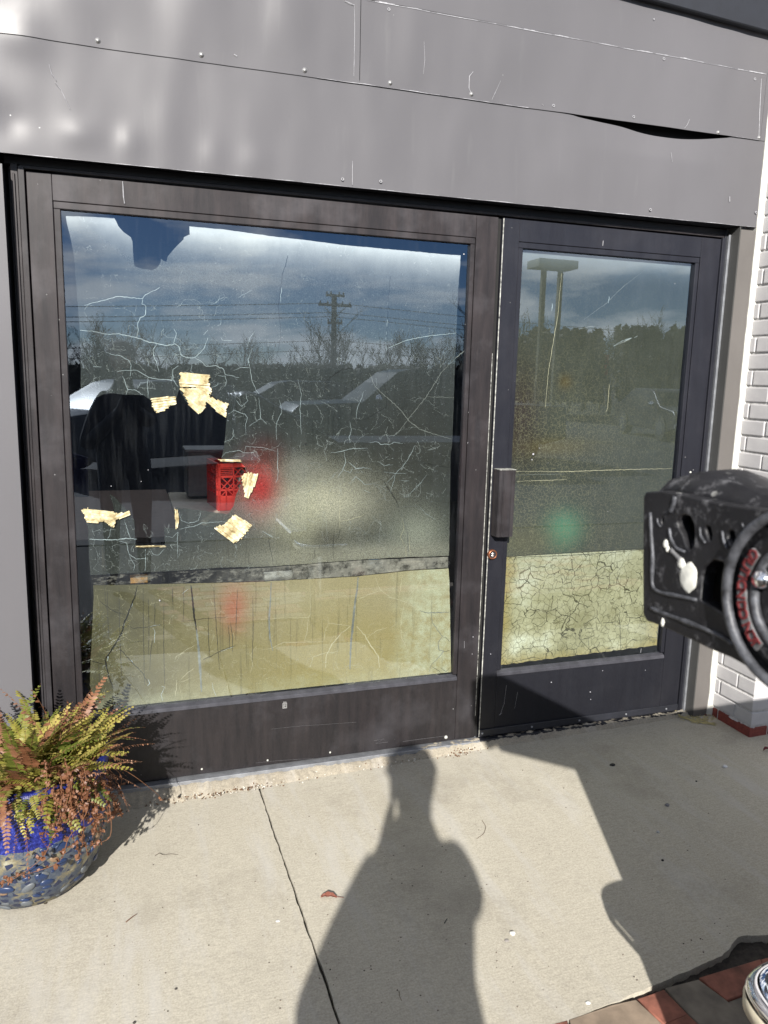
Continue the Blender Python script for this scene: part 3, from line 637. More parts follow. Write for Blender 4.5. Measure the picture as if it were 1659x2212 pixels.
# =================================================================== LEAVES
PANE_Y = .022
def leaf(name, label, cat, xs, zb, mat, x_or):
    (x0, xs0, xg0, xg1, xs1, x1) = xs; (z0, zr0, zs0, zs1, zr1, z1) = zb
    t = empty(name, ((x0+x1)/2, 0, 0), label, cat); off = lambda x: x-(x0+x1)/2; e = .0008
    fb = lambda nm, *a, **k: fbox(nm, *a, parent=t, off=off, **k)
    fb('stile', x0, xs0-e, 0, .045, z0, z1, mat); fb('stile', xs1+e, x1, 0, .045, z0, z1, mat)
    fb('rail', xs0, xs1, .0006, .045, z0, zr0-e, mat); fb('rail', xs0, xs1, .0006, .045, zr1+e, z1, mat)
    for (a, b, c, d) in ((xs0, xg0, zs0, zs1), (xg1, xs1, zs0, zs1), (xs0, xs1, zr0, zs0), (xs0, xs1, zs1, zr1)):
        if c == zr0:
            q = MB(); q.quad_box([(off(a+e), -.003, c+e), (off(b-e), -.003, c+e), (off(b-e), .03, c+e), (off(a+e), .03, c+e), (off(a+e), .0, d-.011), (off(b-e), .0, d-.011), (off(b-e), .022, d), (off(a+e), .022, d)]); q.build('glazing_stop', MAT['stop_sill'], t, .0015); continue
        fb('glazing_stop', a+e, b-e, .003, .03, c+e*(a != xs0 or b != xs1), d, mat, bevel=.002)
    p = MB(); p.box(off(xg0)-.006, off(xg1)+.006, PANE_Y-.003, PANE_Y+.003, zs0-.006, zs1+.006)
    me = p.mesh('pane'); me.materials.append(MAT['pane']); me.materials.append(MAT['pane_back'])
    for q in me.polygons: q.material_index = 0 if q.normal.y < -.5 else 1
    po = link('pane', me, None, t)
    return t, off, po
LT, loff, lpane = leaf('fixed_door_leaf', 'wide left glass leaf in worn bronze frame with cracked peeling mirror film', 'door',
        (-1.6716, -1.597, -1.5746, -.1307, -.111, -.020), (.002, .270, .2945, 2.0255, 2.048, 2.130), 'frame_l', 0)
RT, roff, rpane = leaf('glass_door', 'narrow right glass door with black pull handle, brass lock and crazed film', 'door',
        (.0, .073, .094, .9112, .931, 1.0297), (.002, .268, .2937, 2.0255, 2.048, 2.130), 'frame_r', 0)
LC, RC = Vector(((-1.6716-.02)/2, 0, 0)), Vector((1.0297/2, 0, 0))
fbox('edge_strip', .0, .0035, -.0022, -.0002, .002, 2.128, 'edge_metal', RT, roff, 0); fbox('weatherstrip', -.0185, -.0015, .014, .03, .0, 2.13, 'black', LT, loff, 0)
fbox('edge_strip', -.0208, -.0185, -.001, .012, .1, 1.62, 'edge_metal', LT, loff, 0)
# bottom sweep of the door with rivets
fbox('door_sweep', .004, 1.028, -.008, -.0005, .004, .034, 'frame_dark', RT, roff)
for u, v in ((1042, 1588), (1149, 1571), (1252, 1554), (1353, 1539), (1440, 1526)):
    p = hit(u, v, 1, -.009); MB().lathe([(0, .003), (.004, .002), (.005, 0)], (0, 0, 0), 10, 'y').build('rivet', MAT['sill_metal'], RT, loc=(p.x-RC.x, -.0085, .019))
# pull handle
h = MB(); hx0, hx1 = .012, .085
prof = [(.010, 0), (.010, -.012), (.014, -.046), (.020, -.052), (.030, -.052), (.032, -.050), (.036, -.050), (.038, -.054), (.066, -.054), (.068, -.050), (.072, -.050), (.074, -.053), (.083, -.053), (.086, -.048), (.086, -.034), (.08, -.032), (.045, -.036), (.032, -.030), (.028, -.006), (.028, 0)]
n0 = len(prof); h.v = [(roff(x), y, .889) for x, y in prof]+[(roff(x), y, 1.163) for x, y in prof]
h.f = [tuple(range(n0)), tuple(range(2*n0-1, n0-1, -1))]+[(i, n0+i, n0+(i+1) % n0, (i+1) % n0) for i in range(n0)]
ho = h.build('pull_handle', MAT['frame_l'], RT, .0008)
tb = MB(); tb.box(roff(.012), roff(.085), -.054, -.002, 1.1632, 1.1648); tb.build('worn_top_edge', MAT['edge_metal'], ho)
lk = hit(1064, 1198, 1, -.01)
lo_ = MB().lathe([(.0205, -.0), (.0205, .010), (.0175, .014), (.0150, .014), (.0145, .011)], n=28, axis='y').build('lock_ring', simple('brass_ring', (.26, .10, .05), .4, .7), RT, smooth=True, loc=(lk.x-RC.x, -.0005, lk.z))
MB().lathe([(0, .0105), (.0146, .0105), (.0146, .0)], n=24, axis='y').build('lock_core', MAT['frame_dark'], lo_, smooth=False)
k = MB(); k.lathe([(0, .0135), (.0055, .0130), (.0062, .0105)], (0, 0, .0035), 12, 'y'); k.lathe([(0, .0135), (.0055, .0130), (.0062, .0105)], (0, 0, -.0050), 12, 'y'); k.build('key_plug', simple('nickel', (.65, .63, .6), .3, .9), lo_, smooth=True)
# maker plate with the letter E
pe = hit(615, 1523, 1, 0); pl = MB(); pl.box(-.0085, .0085, -.0018, -.0002, -.013, .009); po = pl.build('maker_plate', simple('plate_silver', (.42, .42, .42), .4, .6), LT, loc=(pe.x-LC.x, 0, pe.z))
em = MB(); em.box(-.006, .006, -.0024, -.0019, -.0105, .0065); em.build('plate_field', MAT['black'], po)
em = MB(); em.box(-.0045, -.0022, -.003, -.0025, -.009, .005)
for z in (-.009, -.003, .003): em.box(-.0022, .0045, -.003, -.0025, z, z+.0022)
em.build('letter_e', simple('plate_letter', (.45, .45, .45), .4, .6), po)
em = MB(); em.lathe([(.0012, .002), (.0024, .002), (.0024, .001)], (-.004, 0, .0125), 8, 'y').lathe([(.0012, .002), (.0024, .002), (.0024, .001)], (.001, 0, .0125), 8, 'y'); em.box(.0035, .007, -.002, -.001, .0115, .0135); em.build('plate_crest', simple('plate_crest', (.4, .4, .4), .4, .5), po)
for u, v in ((484, 1618), (728, 1600), (1237*.44+365, 0), ): pass
bolt = MB().lathe([(0, .005), (.004, .004), (.0055, 0)], n=10, axis='y').mesh('bolt', smooth=True); bolt.materials.append(MAT['edge_metal'])
for (u, v, s_) in ((578, 1642, .8), (713, 1625, .8), (963, 1592, 1.5), (436, 1661, .8)):
    p = hit(u, v, 1, 0); o = bpy.data.objects.new('bolt', bolt); COL.objects.link(o); o.parent = LT; o.location = (p.x-LC.x, -.0005, p.z); o.scale = (s_,)*3
p = hit(1491, 1020, 1, 0); o = bpy.data.objects.new('bolt', bolt); COL.objects.link(o); o.parent = RT; o.location = (p.x-RC.x, -.0005, p.z)
def scratch_on(leafobj, C0, pts, w, mat='scrape', y=-.0012, name='scratch'):
    m = MB(); q = [hit(u, v, 1, y) for u, v in pts]; q = [Vector((p.x-C0.x, y, p.z)) for p in q]
    if len(q) == 1: q = [q[0], q[0]+Vector((.0001, 0, -.003))]
    m.tube(q, w*.6 if len(pts) > 1 else w*.8, 5); return m.build(name, MAT[mat], leafobj)
for pts, w in ((((553, 1648), (600, 1643), (680, 1638)), .0006), (((870, 1602), (905, 1597), (960, 1590)), .0008), (((808, 1600), (830, 1596), (812, 1606), (838, 1603)), .0008), (((470, 1678), (492, 1676)), .001),
               (((585, 1575), (650, 1568), (700, 1565), (770, 1560)), .0005), (((560, 1505), (585, 1495)), .0006)):
    scratch_on(LT, LC, pts, w, 'faint')
for pts, w in ((((1191, 1473),), .0035), (((1275, 1494),), .004), (((1276, 1510),), .002), (((1094, 1480), (1089, 1520), (1080, 1545)), .0007), (((1118, 1495), (1112, 1530)), .0006), (((1302, 1448),), .0016), (((1060, 1412),), .0025), (((1078, 1545), (1084, 1540)), .001),
               (((1385, 1401), (1384, 1410)), .0012), (((1394, 1447),), .0018), (((1031, 1425),), .0), (((1303, 520), (1302, 531)), .0022), (((1458, 612),), .0014)):
    if w: scratch_on(RT, RC, pts, w)
for pts, w in ((((1005, 745+330),), .0), (((1012, 890),), .0012), (((1010, 958), (1011, 955)), .0016), (((1003, 1385), (1003, 1400)), .0008), (((1022, 1375),), .003), (((1020, 1412),), .002), (((1005, 700),), .0010)):
    if w: scratch_on(LT, LC, pts, w)

# =================================================================== FILM ON THE GLASS
FMY = .0262
z3 = lambda *a: [(99.5+.3*x, 431.4+.3*y) for x, y in a]
z4 = lambda *a: [(564+.3*x, 464.5+.3*y) for x, y in a]
z5 = lambda *a: [(99.5+.3*x, 763.1+.3*y) for x, y in a]
z6 = lambda *a: [(99.5+.32*x, 1095+.32*y) for x, y in a]
z7 = lambda *a: [(564+.32*x, 962.3+.32*y) for x, y in a]
def rough_loop(px, amp=.0012, step=.012, seed=0, keep=1):
    q = [hit(u, v, 1, FMY) for u, v in px]; out = []
    for i in range(len(q)):
        a, b = q[i], q[(i+1) % len(q)]; n = max(1, int((b-a).length/step))
        for k in range(n):
            p = a.lerp(b, k/n); s_ = 0 if k == 0 else amp
            out.append((p.x+s_*fbm(p.x*60+seed, p.z*60), p.z+s_*fbm(p.x*60, p.z*60+seed+7)))
    return out
def film(name, loops, mat, pane, C0, label=None):
    # film is applied to the room side of the pane
    o = curve_poly(name, loops, MAT[mat], pane, lambda c: Vector((c.x, FMY+c.z, c.y)), .0003)
    for v in o.data.vertices: v.co.x -= C0.x
    if label: o['label'] = label
    return o
# keep film texture coordinates in world metres: shift meshes so object space equals world space
def film_w(name, loops, mat, leafobj, label=None):
    o = curve_poly(name, loops, MAT[mat], leafobj, lambda c: Vector((c.x, FMY+c.z, c.y)), .0003)
    o.matrix_parent_inverse = Matrix.Translation(leafobj.location).inverted()
    if label: o['label'] = label
    return o
A = z3((142, 118), (490, 128), (520, 190), (560, 235), (610, 270), (622, 300), (625, 360), (630, 430), (637, 480), (690, 497), (760, 507), (790, 497), (810, 475), (822, 455), (828, 425), (845, 440), (868, 447), (875, 410), (930, 345), (990, 285), (992, 270), (1035, 250), (1032, 192), (1300, 217), (1659, 268))
A += z4((330, 182), (600, 217), (850, 240), (1100, 262), (1300, 282), (1437, 291), (1428, 420), (1415, 600), (1408, 800), (1395, 1100), (1385, 1400), (1376, 1650))
A += z7((1280, 50), (1277, 250), (1273, 500), (1268, 745), (900, 757), (650, 772), (300, 800), (0, 820))
A += z6((1200, 408), (900, 430), (600, 445), (300, 460)) + z5((308, 1450), (302, 1250), (288, 1215), (292, 1140), (300, 1115), (400, 1126), (490, 1140), (480, 1080), (460, 1015), (500, 1040), (545, 1090), (600, 1150), (636, 1200), (640, 1300), (645, 1390), (857, 1390), (850, 1255), (935, 1262), (930, 1180), (925, 1120), (940, 1110), (1130, 1132), (1300, 1160), (1318, 1150), (1350, 1100), (1368, 1020), (1410, 930), (1440, 870), (1435, 820), (1400, 785), (1262, 772), (1280, 680), (1290, 600), (1300, 450), (1308, 360), (1240, 335), (1190, 300), (1160, 345), (1145, 390), (1110, 430), (1040, 380), (1000, 340), (960, 260), (940, 320), (880, 375), (800, 410), (770, 380), (765, 345), (700, 300), (640, 300), (575, 298), (500, 290), (450, 288), (410, 296), (350, 327), (280, 320), (250, 318))
A += z3((250, 1200), (246, 1040), (240, 900), (228, 740), (212, 560), (205, 440), (188, 340), (170, 250), (150, 170))
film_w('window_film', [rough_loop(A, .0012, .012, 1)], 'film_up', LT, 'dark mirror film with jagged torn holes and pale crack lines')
B = z6((318, 528), (600, 524), (800, 520), (1250, 510), (1500, 505)) + z7((0, 920), (300, 903), (640, 885), (1000, 846), (1265, 830), (1270, 900), (1275, 1100), (1279, 1350), (1283, 1580))
Bz = [hit(u, v, 1, FMY) for u, v in B]; 
Blp = rough_loop(B+[(976, 1475)], .0010, .012, 4)
i_cut = len(Blp)
left = rough_loop(z6((330, 1400), (295, 1200), (300, 1050), (308, 900), (315, 750), (322, 600), (318, 540)), .0012, .012, 5)
Blp = [p for p in Blp if p[1] > .300]; Bl = [p for p in Blp]
def edge_loop(): 
    top = []
    pts = [hit(u, v, 1, FMY) for u, v in B]
    for i in range(len(pts)-1):
        a, b = pts[i], pts[i+1]; n = max(1, int((b-a).length/.012))
        for k in range(n): p = a.lerp(b, k/n); top.append((p.x+.001*fbm(p.x*60, p.z*60), p.z+.001*fbm(p.x*60+9, p.z*60)))
    top = [(x, max(z, .2985)) for x, z in top]
    top.append((-.1285, .2985)); top.append((-1.0, .2985)); 
    lp = [hit(u, v, 1, FMY) for u, v in z6((345, 1380), (295, 1200), (300, 1050), (308, 900), (315, 750), (322, 600))]
    top.append((lp[0].x, .2985))
    for i in range(len(lp)-1):
        a, b = lp[i], lp[i+1]
        for k in range(8): p = a.lerp(b, k/8); top.append((p.x+.0012*fbm(p.x*60, p.z*60), max(p.z, .3)))
    return top
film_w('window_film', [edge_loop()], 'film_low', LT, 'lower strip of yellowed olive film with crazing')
sb = [hit(u, v, 1, FMY) for u, v in ((196, 1243), (388, 1234), (564, 1226), (772, 1210), (968, 1202))]; sc_ = [hit(u, v, 1, FMY) for u, v in ((968, 1227), (884, 1232), (769, 1245), (564, 1256), (356, 1261), (202, 1264))]
film_w('film_residue', [[(p.x, p.z-.0015) for p in sb]+[(p.x, p.z+.0015) for p in sc_]], 'film_strip', LT, 'smeared clear strip between the two films')
# right door: crazed dark film above, cracked cream film below
rs = lambda u, v: hit(u, v, 1, FMY)
y_l = rs(1095, 1203).z; y_r = rs(1400, 1186).z
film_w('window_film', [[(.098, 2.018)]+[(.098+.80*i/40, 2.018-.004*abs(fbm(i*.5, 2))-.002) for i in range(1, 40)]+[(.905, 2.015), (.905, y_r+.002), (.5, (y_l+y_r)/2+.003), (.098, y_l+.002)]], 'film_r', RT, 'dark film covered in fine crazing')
bt = []
for i in range(60):
    t = i/59; x = .905-.807*t; zz = .302+.020*(1-t)**.7+.010*abs(fbm(x*14, 3)); bt.append((x, zz))
film_w('window_film', [[(.0975, y_l), (.5, (y_l+y_r)/2+.001), (.903, y_r)]+[(.903+.002*fbm(k*.7, 1), y_r-(y_r-.33)*k/12) for k in range(1, 12)]+bt], 'film_cream', RT, 'cream lower film cracked like dry paint')

def crack(leafobj, px, w, mat, jitter=.0022, name='crack', y=FMY-.0012, taper=True):
    q = [hit(u, v, 1, y) for u, v in px]; pts = []
    for i in range(len(q)-1):
        n = max(2, int((q[i+1]-q[i]).length/.007))
        for k in range(n): pts.append(q[i].lerp(q[i+1], k/n))
    pts.append(q[-1]); m = MB(); n = len(pts); out = []
    for i, p in enumerate(pts):
        j = jitter if 0 < i < n-1 else 0
        out.append(Vector((p.x+random.uniform(-1, 1)*j, 0, p.z+random.uniform(-1, 1)*j)))
    for i in range(n-1):
        a, b = out[i], out[i+1]; d = (b-a); 
        if d.length < 1e-6: continue
        nrm = Vector((-d.z, 0, d.x)).normalized()
        t0, t1 = i/(n-1), (i+1)/(n-1); f = lambda t: w*(.35+.65*math.sin(math.pi*min(1, max(0, t*.9+.05)))) if taper else w
        w0 = f(t0)*(.7+.6*abs(fbm(i*.6, w*900))); w1 = f(t1)*(.7+.6*abs(fbm((i+1)*.6, w*900)))
        m.quad_box([(a.x-nrm.x*w0, y, a.z-nrm.z*w0), (b.x-nrm.x*w1, y, b.z-nrm.z*w1), (b.x-nrm.x*w1, y+.0006, b.z-nrm.z*w1), (a.x-nrm.x*w0, y+.0006, a.z-nrm.z*w0),
                    (a.x+nrm.x*w0, y, a.z+nrm.z*w0), (b.x+nrm.x*w1, y, b.z+nrm.z*w1), (b.x+nrm.x*w1, y+.0006, b.z+nrm.z*w1), (a.x+nrm.x*w0, y+.0006, a.z+nrm.z*w0)])
    me = bpy.data.meshes.new(name); me.from_pydata(m.v, [], m.f)
    o = link(name, me, MAT[mat], leafobj); o.matrix_parent_inverse = Matrix.Translation(leafobj.location).inverted(); return o
LTc = [
 (z3((275, 760), (350, 740), (430, 720), (515, 695), (600, 705), (695, 712), (720, 680), (770, 660), (820, 632)), .0015, 'crack_lt'),
 (z3((695, 712), (692, 750), (718, 765), (715, 830), (680, 850), (655, 900), (665, 945), (650, 995)), .0014, 'crack_lt'),
 (z3((245, 940), (330, 945), (440, 968), (530, 968), (650, 992), (740, 1025), (800, 1035), (860, 1050), (905, 1045), (925, 1035), (955, 1060), (970, 1115), (1000, 1135), (1070, 1138), (1110, 1100), (1135, 1075), (1165, 995)), .0016, 'crack_lt'),
 (z3((800, 1035), (772, 1080), (775, 1130), (800, 1180), (812, 1240)), .0012, 'crack_lt'),
 (z3((1070, 1138), (1120, 1165), (1150, 1200), (1220, 1195), (1280, 1220), (1290, 1260), (1390, 1280)), .0012, 'crack_lt'),
 (z3((430, 1100), (480, 1115), (540, 1125), (590, 1155), (612, 1190), (605, 1270)), .0011, 'crack_lt'),
 (z3((510, 1240), (560, 1230), (650, 1228), (700, 1255), (735, 1280), (800, 1290), (905, 1300), (915, 1220), (955, 1195)), .0013, 'crack_lt'),
 (z3((920, 930), (940, 960), (920, 1035)), .0011, 'crack_lt'), (z3((340, 1200), (400, 1205)), .0010, 'crack_lt'), (z3((970, 1115), (930, 1120), (918, 1145)), .0008, 'crack_lt'),
 (z3((985, 735), (965, 760), (940, 775)), .0008, 'crack_lt'), (z3((1260, 860), (1255, 900), (1230, 912)), .0008, 'crack_lt'), (z3((1165, 935), (1150, 960), (1130, 975)), .0008, 'crack_lt'),
 (z3((1485, 650), (1430, 680), (1380, 705)), .0007, 'crack_lt'), (z3((1250, 690), (1240, 730), (1200, 750)), .0006, 'crack_lt'), (z3((1260, 990), (1270, 1010), (1340, 1015)), .0008, 'crack_lt'),
 (z3((1500, 950), (1470, 990), (1450, 1060)), .0007, 'crack_lt'), (z3((1485, 1070), (1455, 1150), (1470, 1210)), .0009, 'crack_lt'), (z3((1350, 1230), (1400, 1210), (1470, 1210)), .0009, 'crack_lt'),
 (z5((1460, 60), (1470, 120), (1480, 190), (1510, 260), (1530, 290)), .0009, 'crack_lt'), (z5((735, 175), (730, 230), (735, 320)), .0011, 'crack_lt'), (z5((550, 165), (570, 210), (590, 260), (640, 265), (700, 300)), .0011, 'crack_lt'), (z5((590, 260), (575, 300)), .0009, 'crack_lt'),
 (z5((655, 255), (680, 215), (730, 205)), .0009, 'crack_lt'), (z5((950, 240), (915, 190), (910, 140)), .0011, 'crack_lt'), (z5((1050, 80), (1045, 130), (1065, 150)), .0009, 'crack_lt'), (z5((1190, 250), (1230, 230), (1240, 210)), .0009, 'crack_lt'), (z5((1240, 160), (1290, 165), (1300, 210), (1290, 240)), .0009, 'crack_lt'),
 (z5((1308, 440), (1360, 410), (1430, 440), (1450, 465), (1435, 520), (1440, 580)), .0009, 'crack_lt'), (z5((1530, 320), (1540, 400), (1545, 470), (1460, 525)), .0008, 'crack_lt'), (z5((1440, 290), (1450, 340), (1410, 385), (1370, 340)), .0008, 'crack_lt'), (z5((1545, 470), (1590, 510)), .0008, 'crack_lt'),
 (z5((1282, 640), (1330, 620), (1355, 590), (1345, 540)), .0008, 'crack_lt'), (z5((1265, 750), (1290, 715), (1400, 700), (1425, 720), (1490, 715), (1510, 745)), .0008, 'crack_lt'), (z5((1425, 720), (1440, 670), (1560, 680), (1659, 705)), .0007, 'crack_lt'),
 (z6((292, 218), (380, 222), (480, 222), (540, 212), (612, 218)), .0019, 'crack_lt'), (z6((530, 100), (545, 140), (570, 212)), .0010, 'crack_lt'), (z6((440, 140), (430, 190), (415, 215)), .0008, 'crack_lt'), (z6((490, 230), (545, 245), (560, 320), (605, 350), (670, 350), (672, 285)), .0009, 'crack_lt'),
 (z6((900, 30), (910, 90), (960, 110), (1030, 95), (1045, 30)), .0007, 'crack_lt'), (z6((895, 150), (1000, 130), (1050, 110), (1180, 100), (1230, 105)), .0008, 'crack_lt'), (z6((805, 200), (850, 205), (890, 170), (885, 260), (890, 350)), .0007, 'crack_lt'), (z6((670, 285), (672, 380), (668, 430)), .0009, 'crack_lt'), (z6((700, 275), (720, 320), (760, 325), (800, 285)), .0007, 'crack_lt'),
 (z6((560, 320), (570, 350), (600, 395), (590, 430)), .0007, 'crack_lt'),
 (z4((192, 290), (180, 350), (155, 420), (145, 500), (135, 570), (125, 650), (128, 720), (140, 790), (145, 880), (125, 950), (110, 1040), (100, 1080)), .0020, 'crack_dk'), (z4((193, 265), (192, 300)), .0008, 'crack_lt'),
 (z4((145, 500), (150, 540), (140, 580), (142, 630)), .0011, 'crack_lt'), (z4((140, 790), (143, 850)), .0007, 'crack_lt'),
 (z4((930, 440), (925, 520), (915, 640), (912, 700), (908, 820), (900, 910), (912, 980), (910, 1050), (908, 1190), (890, 1210), (900, 1270), (905, 1380)), .0014, 'crack_dk'),
 (z4((915, 620), (912, 700), (906, 830), (898, 915), (905, 980)), .0008, 'crack_lt'), (z4((908, 1060), (910, 1180)), .0007, 'crack_lt'),
 (z4((905, 1050), (850, 1065), (740, 1080), (690, 1100), (590, 1108), (520, 1155), (470, 1190), (455, 1290)), .0013, 'crack_dk'),
 (z4((1405, 850), (1250, 865), (1120, 885), (1010, 915), (915, 958)), .0014, 'crack_lt'), (z4((980, 1575), (1060, 1470), (1190, 1310), (1300, 1130), (1400, 1030)), .0012, 'crack_gr'), (z4((1400, 1030), (1465, 975)), .0022, 'crack_gr'),
 (z4((780, 1140), (820, 1230), (880, 1295), (960, 1360), (1010, 1410), (1060, 1480), (1140, 1540), (1250, 1580), (1370, 1612)), .0014, 'crack_gr'), (z4((1190, 1305), (1240, 1310), (1390, 1315)), .0010, 'crack_gr'),
 (z4((675, 225), (665, 250), (650, 270)), .0009, 'crack_lt'), (z4((740, 1270), (710, 1350), (690, 1400), (685, 1465)), .0008, 'crack_lt'), (z4((905, 1380), (800, 1440), (770, 1465), (650, 1485)), .0009, 'crack_dk'), (z4((640, 1490), (650, 1540), (635, 1600), (640, 1640)), .0009, 'crack_lt'),
 (z4((780, 1640), (830, 1630), (860, 1650), (930, 1650), (960, 1635), (1020, 1645)), .0010, 'crack_lt'), (z4((265, 1180), (290, 1300), (280, 1400), (290, 1580)), .0007, 'crack_lt'), (z4((130, 1330), (150, 1420), (110, 1500), (110, 1620)), .0008, 'crack_lt'),
 (z6((615, 535), (600, 600), (565, 690), (530, 780), (505, 860), (465, 930), (420, 1000), (400, 1030), (410, 1090), (425, 1150), (455, 1225)), .0030, 'crack_dk'), (z6((600, 600), (570, 690)), .0008, 'crack_lt'), (z6((530, 790), (505, 865)), .0009, 'crack_lt'), (z6((420, 990), (415, 1040)), .0014, 'crack_lt'),
 (z6((465, 930), (520, 980), (590, 1060), (650, 1120), (690, 1190)), .0016, 'crack_dk'), (z6((690, 1165), (700, 1195), (685, 1208)), .0014, 'crack_lt'), (z6((575, 1035), (585, 1055)), .0014, 'crack_lt'),
 (z6((305, 1040), (350, 1050), (385, 1060)), .0014, 'crack_dk'), (z6((350, 625), (400, 665), (470, 710), (550, 730)), .0010, 'crack_dk'), (z6((540, 800), (590, 820), (690, 812), (780, 795)), .0010, 'crack_dk'), (z6((690, 812), (735, 800), (770, 795)), .0007, 'crack_lt'),
 (z6((725, 820), (735, 850), (730, 920)), .0011, 'crack_lt'), (z6((920, 585), (960, 555)), .0009, 'crack_lt'), (z6((570, 915), (660, 905)), .0009, 'crack_dk'),
 (z6((1060, 1030), (1110, 1010), (1160, 980), (1220, 955), (1280, 935)), .0013, 'crack_dk'), (z6((1180, 975), (1240, 955), (1280, 935)), .0008, 'crack_lt'), (z6((910, 770), (990, 768), (1060, 755), (1150, 748), (1230, 742)), .0007, 'crack_dk'),
 (z6((880, 1170), (880, 1220), (870, 1290)), .0011, 'crack_tan'), (z6((780, 1210), (800, 1215), (775, 1270), (790, 1310)), .0010, 'crack_lt'), (z6((1120, 1185), (1130, 1230), (1150, 1280)), .0010, 'crack_lt'), (z6((910, 1165), (950, 1125), (1000, 1090)), .0009, 'crack_tan'), (z6((1225, 1185), (1228, 1250)), .0010, 'crack_tan'),
 (z6((870, 1020), (940, 970), (1000, 935)), .0008, 'crack_tan'), (z6((1380, 1120), (1395, 1060), (1380, 1000), (1420, 940)), .0008, 'crack_tan'),
 (z7((1145, 1130), (1160, 1200), (1200, 1260), (1225, 1290), (1195, 1330), (1200, 1380), (1235, 1390), (1190, 1440), (1150, 1480), (1135, 1530)), .0016, 'crack_gr'), (z7((1235, 1390), (1275, 1385)), .0010, 'crack_dk'), (z7((1225, 1290), (1250, 1300), (1275, 1325)), .0010, 'crack_dk'), (z7((1150, 1490), (1200, 1520), (1215, 1540)), .0010, 'crack_dk'), (z7((1210, 1500), (1250, 1525), (1275, 1500)), .0010, 'crack_dk'),
 (z7((770, 890), (800, 970), (870, 1025), (930, 1040), (980, 1060), (1070, 1115)), .0012, 'crack_tan'), (z7((1070, 1115), (1120, 1130), (1272, 1125)), .0022, 'crack_gr'), (z7((650, 1040), (720, 1010), (790, 985)), .0012, 'crack_tan'),
 (z7((955, 875), (930, 1030)), .0010, 'crack_tan'), (z7((970, 1060), (945, 1180), (945, 1290), (1000, 1410)), .0012, 'crack_tan'), (z7((605, 1218), (540, 1270), (480, 1340), (440, 1420), (435, 1500)), .0020, 'crack_tan'), (z7((645, 1220), (700, 1280), (740, 1350), (790, 1420), (800, 1500)), .0022, 'crack_tan'),
 (z7((700, 1310), (780, 1250), (850, 1230)), .0008, 'crack_tan'), (z7((450, 1150), (455, 1200), (600, 1218)), .0009, 'crack_tan'), (z7((455, 1200), (430, 1260), (425, 1320)), .0009, 'crack_tan'), (z7((0, 1175), (160, 1165), (320, 1160), (335, 1140), (330, 900)), .0009, 'crack_tan'), (z7((320, 1160), (310, 1260), (290, 1330)), .0010, 'crack_tan'),
 (z7((330, 1500), (350, 1430), (430, 1400), (520, 1390)), .0010, 'crack_tan'), (z7((0, 1380), (70, 1370), (150, 1330), (420, 1325)), .0008, 'crack_tan'), (z7((1000, 1010), (1050, 960), (1080, 910)), .0008, 'crack_tan'),
 (z7((490, 600), (485, 700), (490, 775)), .0012, 'crack_dk'), (z7((535, 370), (530, 470), (534, 560)), .0008, 'crack_tan'), (z7((534, 560), (525, 620), (505, 640)), .0010, 'crack_dk'), (z7((540, 512), (600, 500), (680, 475), (710, 455)), .0009, 'crack_tan'),
 (z7((830, 240), (850, 280), (880, 320), (915, 375), (930, 420)), .0016, 'crack_dk'), (z7((930, 420), (955, 480), (985, 560), (990, 640), (1000, 745)), .0016, 'crack_gr'), (z7((955, 490), (965, 560), (940, 620), (975, 690), (980, 750)), .0010, 'crack_tan'), (z7((1000, 610), (1005, 740)), .0010, 'crack_tan'),
 (z7((1040, 0), (1010, 60), (960, 140), (905, 190), (900, 230), (870, 320)), .0011, 'crack_lt'), (z7((560, 40), (570, 110), (550, 170), (520, 210)), .0009, 'crack_lt'), (z7((1115, 200), (1080, 250), (1040, 290), (980, 350)), .0009, 'crack_lt'), (z7((930, 415), (1070, 410)), .0010, 'crack_gr'), (z7((1070, 410), (1110, 460), (1180, 500)), .0006, 'crack_lt'),
 (z7((770, 385), (830, 350), (880, 325)), .0009, 'crack_gr'), (z7((360, 700), (363, 760)), .0010, 'crack_dk'), (z7((45, 610), (60, 690), (78, 780)), .0010, 'crack_dk'), (z7((1040, 100), (1110, 120), (1180, 135), (1275, 150)), .0008, 'crack_dk'),
 (z7((590, 110), (640, 155), (690, 150), (750, 160)), .0012, 'crack_lt'), (z7((550, 160), (600, 185), (620, 155)), .0009, 'crack_lt'), (z7((790, 110), (830, 135), (890, 130)), .0010, 'crack_lt'), (z7((610, 240), (640, 210), (700, 260), (750, 265)), .0010, 'crack_lt'), (z7((830, 180), (910, 190), (980, 190)), .0010, 'crack_lt'), (z7((850, 250), (900, 200)), .0009, 'crack_lt'), (z7((470, 50), (540, 40), (620, 20), (720, 20)), .0010, 'crack_lt'), (z7((690, 300), (740, 320)), .0009, 'crack_lt'), (z7((930, 235), (1000, 240)), .0009, 'crack_lt'),
 (z7((112, 20), (112, 120), (115, 210), (100, 250)), .0012, 'crack_lt'), (z7((5, 575), (80, 622)), .0010, 'crack_lt'),
]
for px, w, mt in LTc: crack(LT, px, w*(.72 if mt in ('crack_lt', 'crack_tan') else .9), mt, .0013)
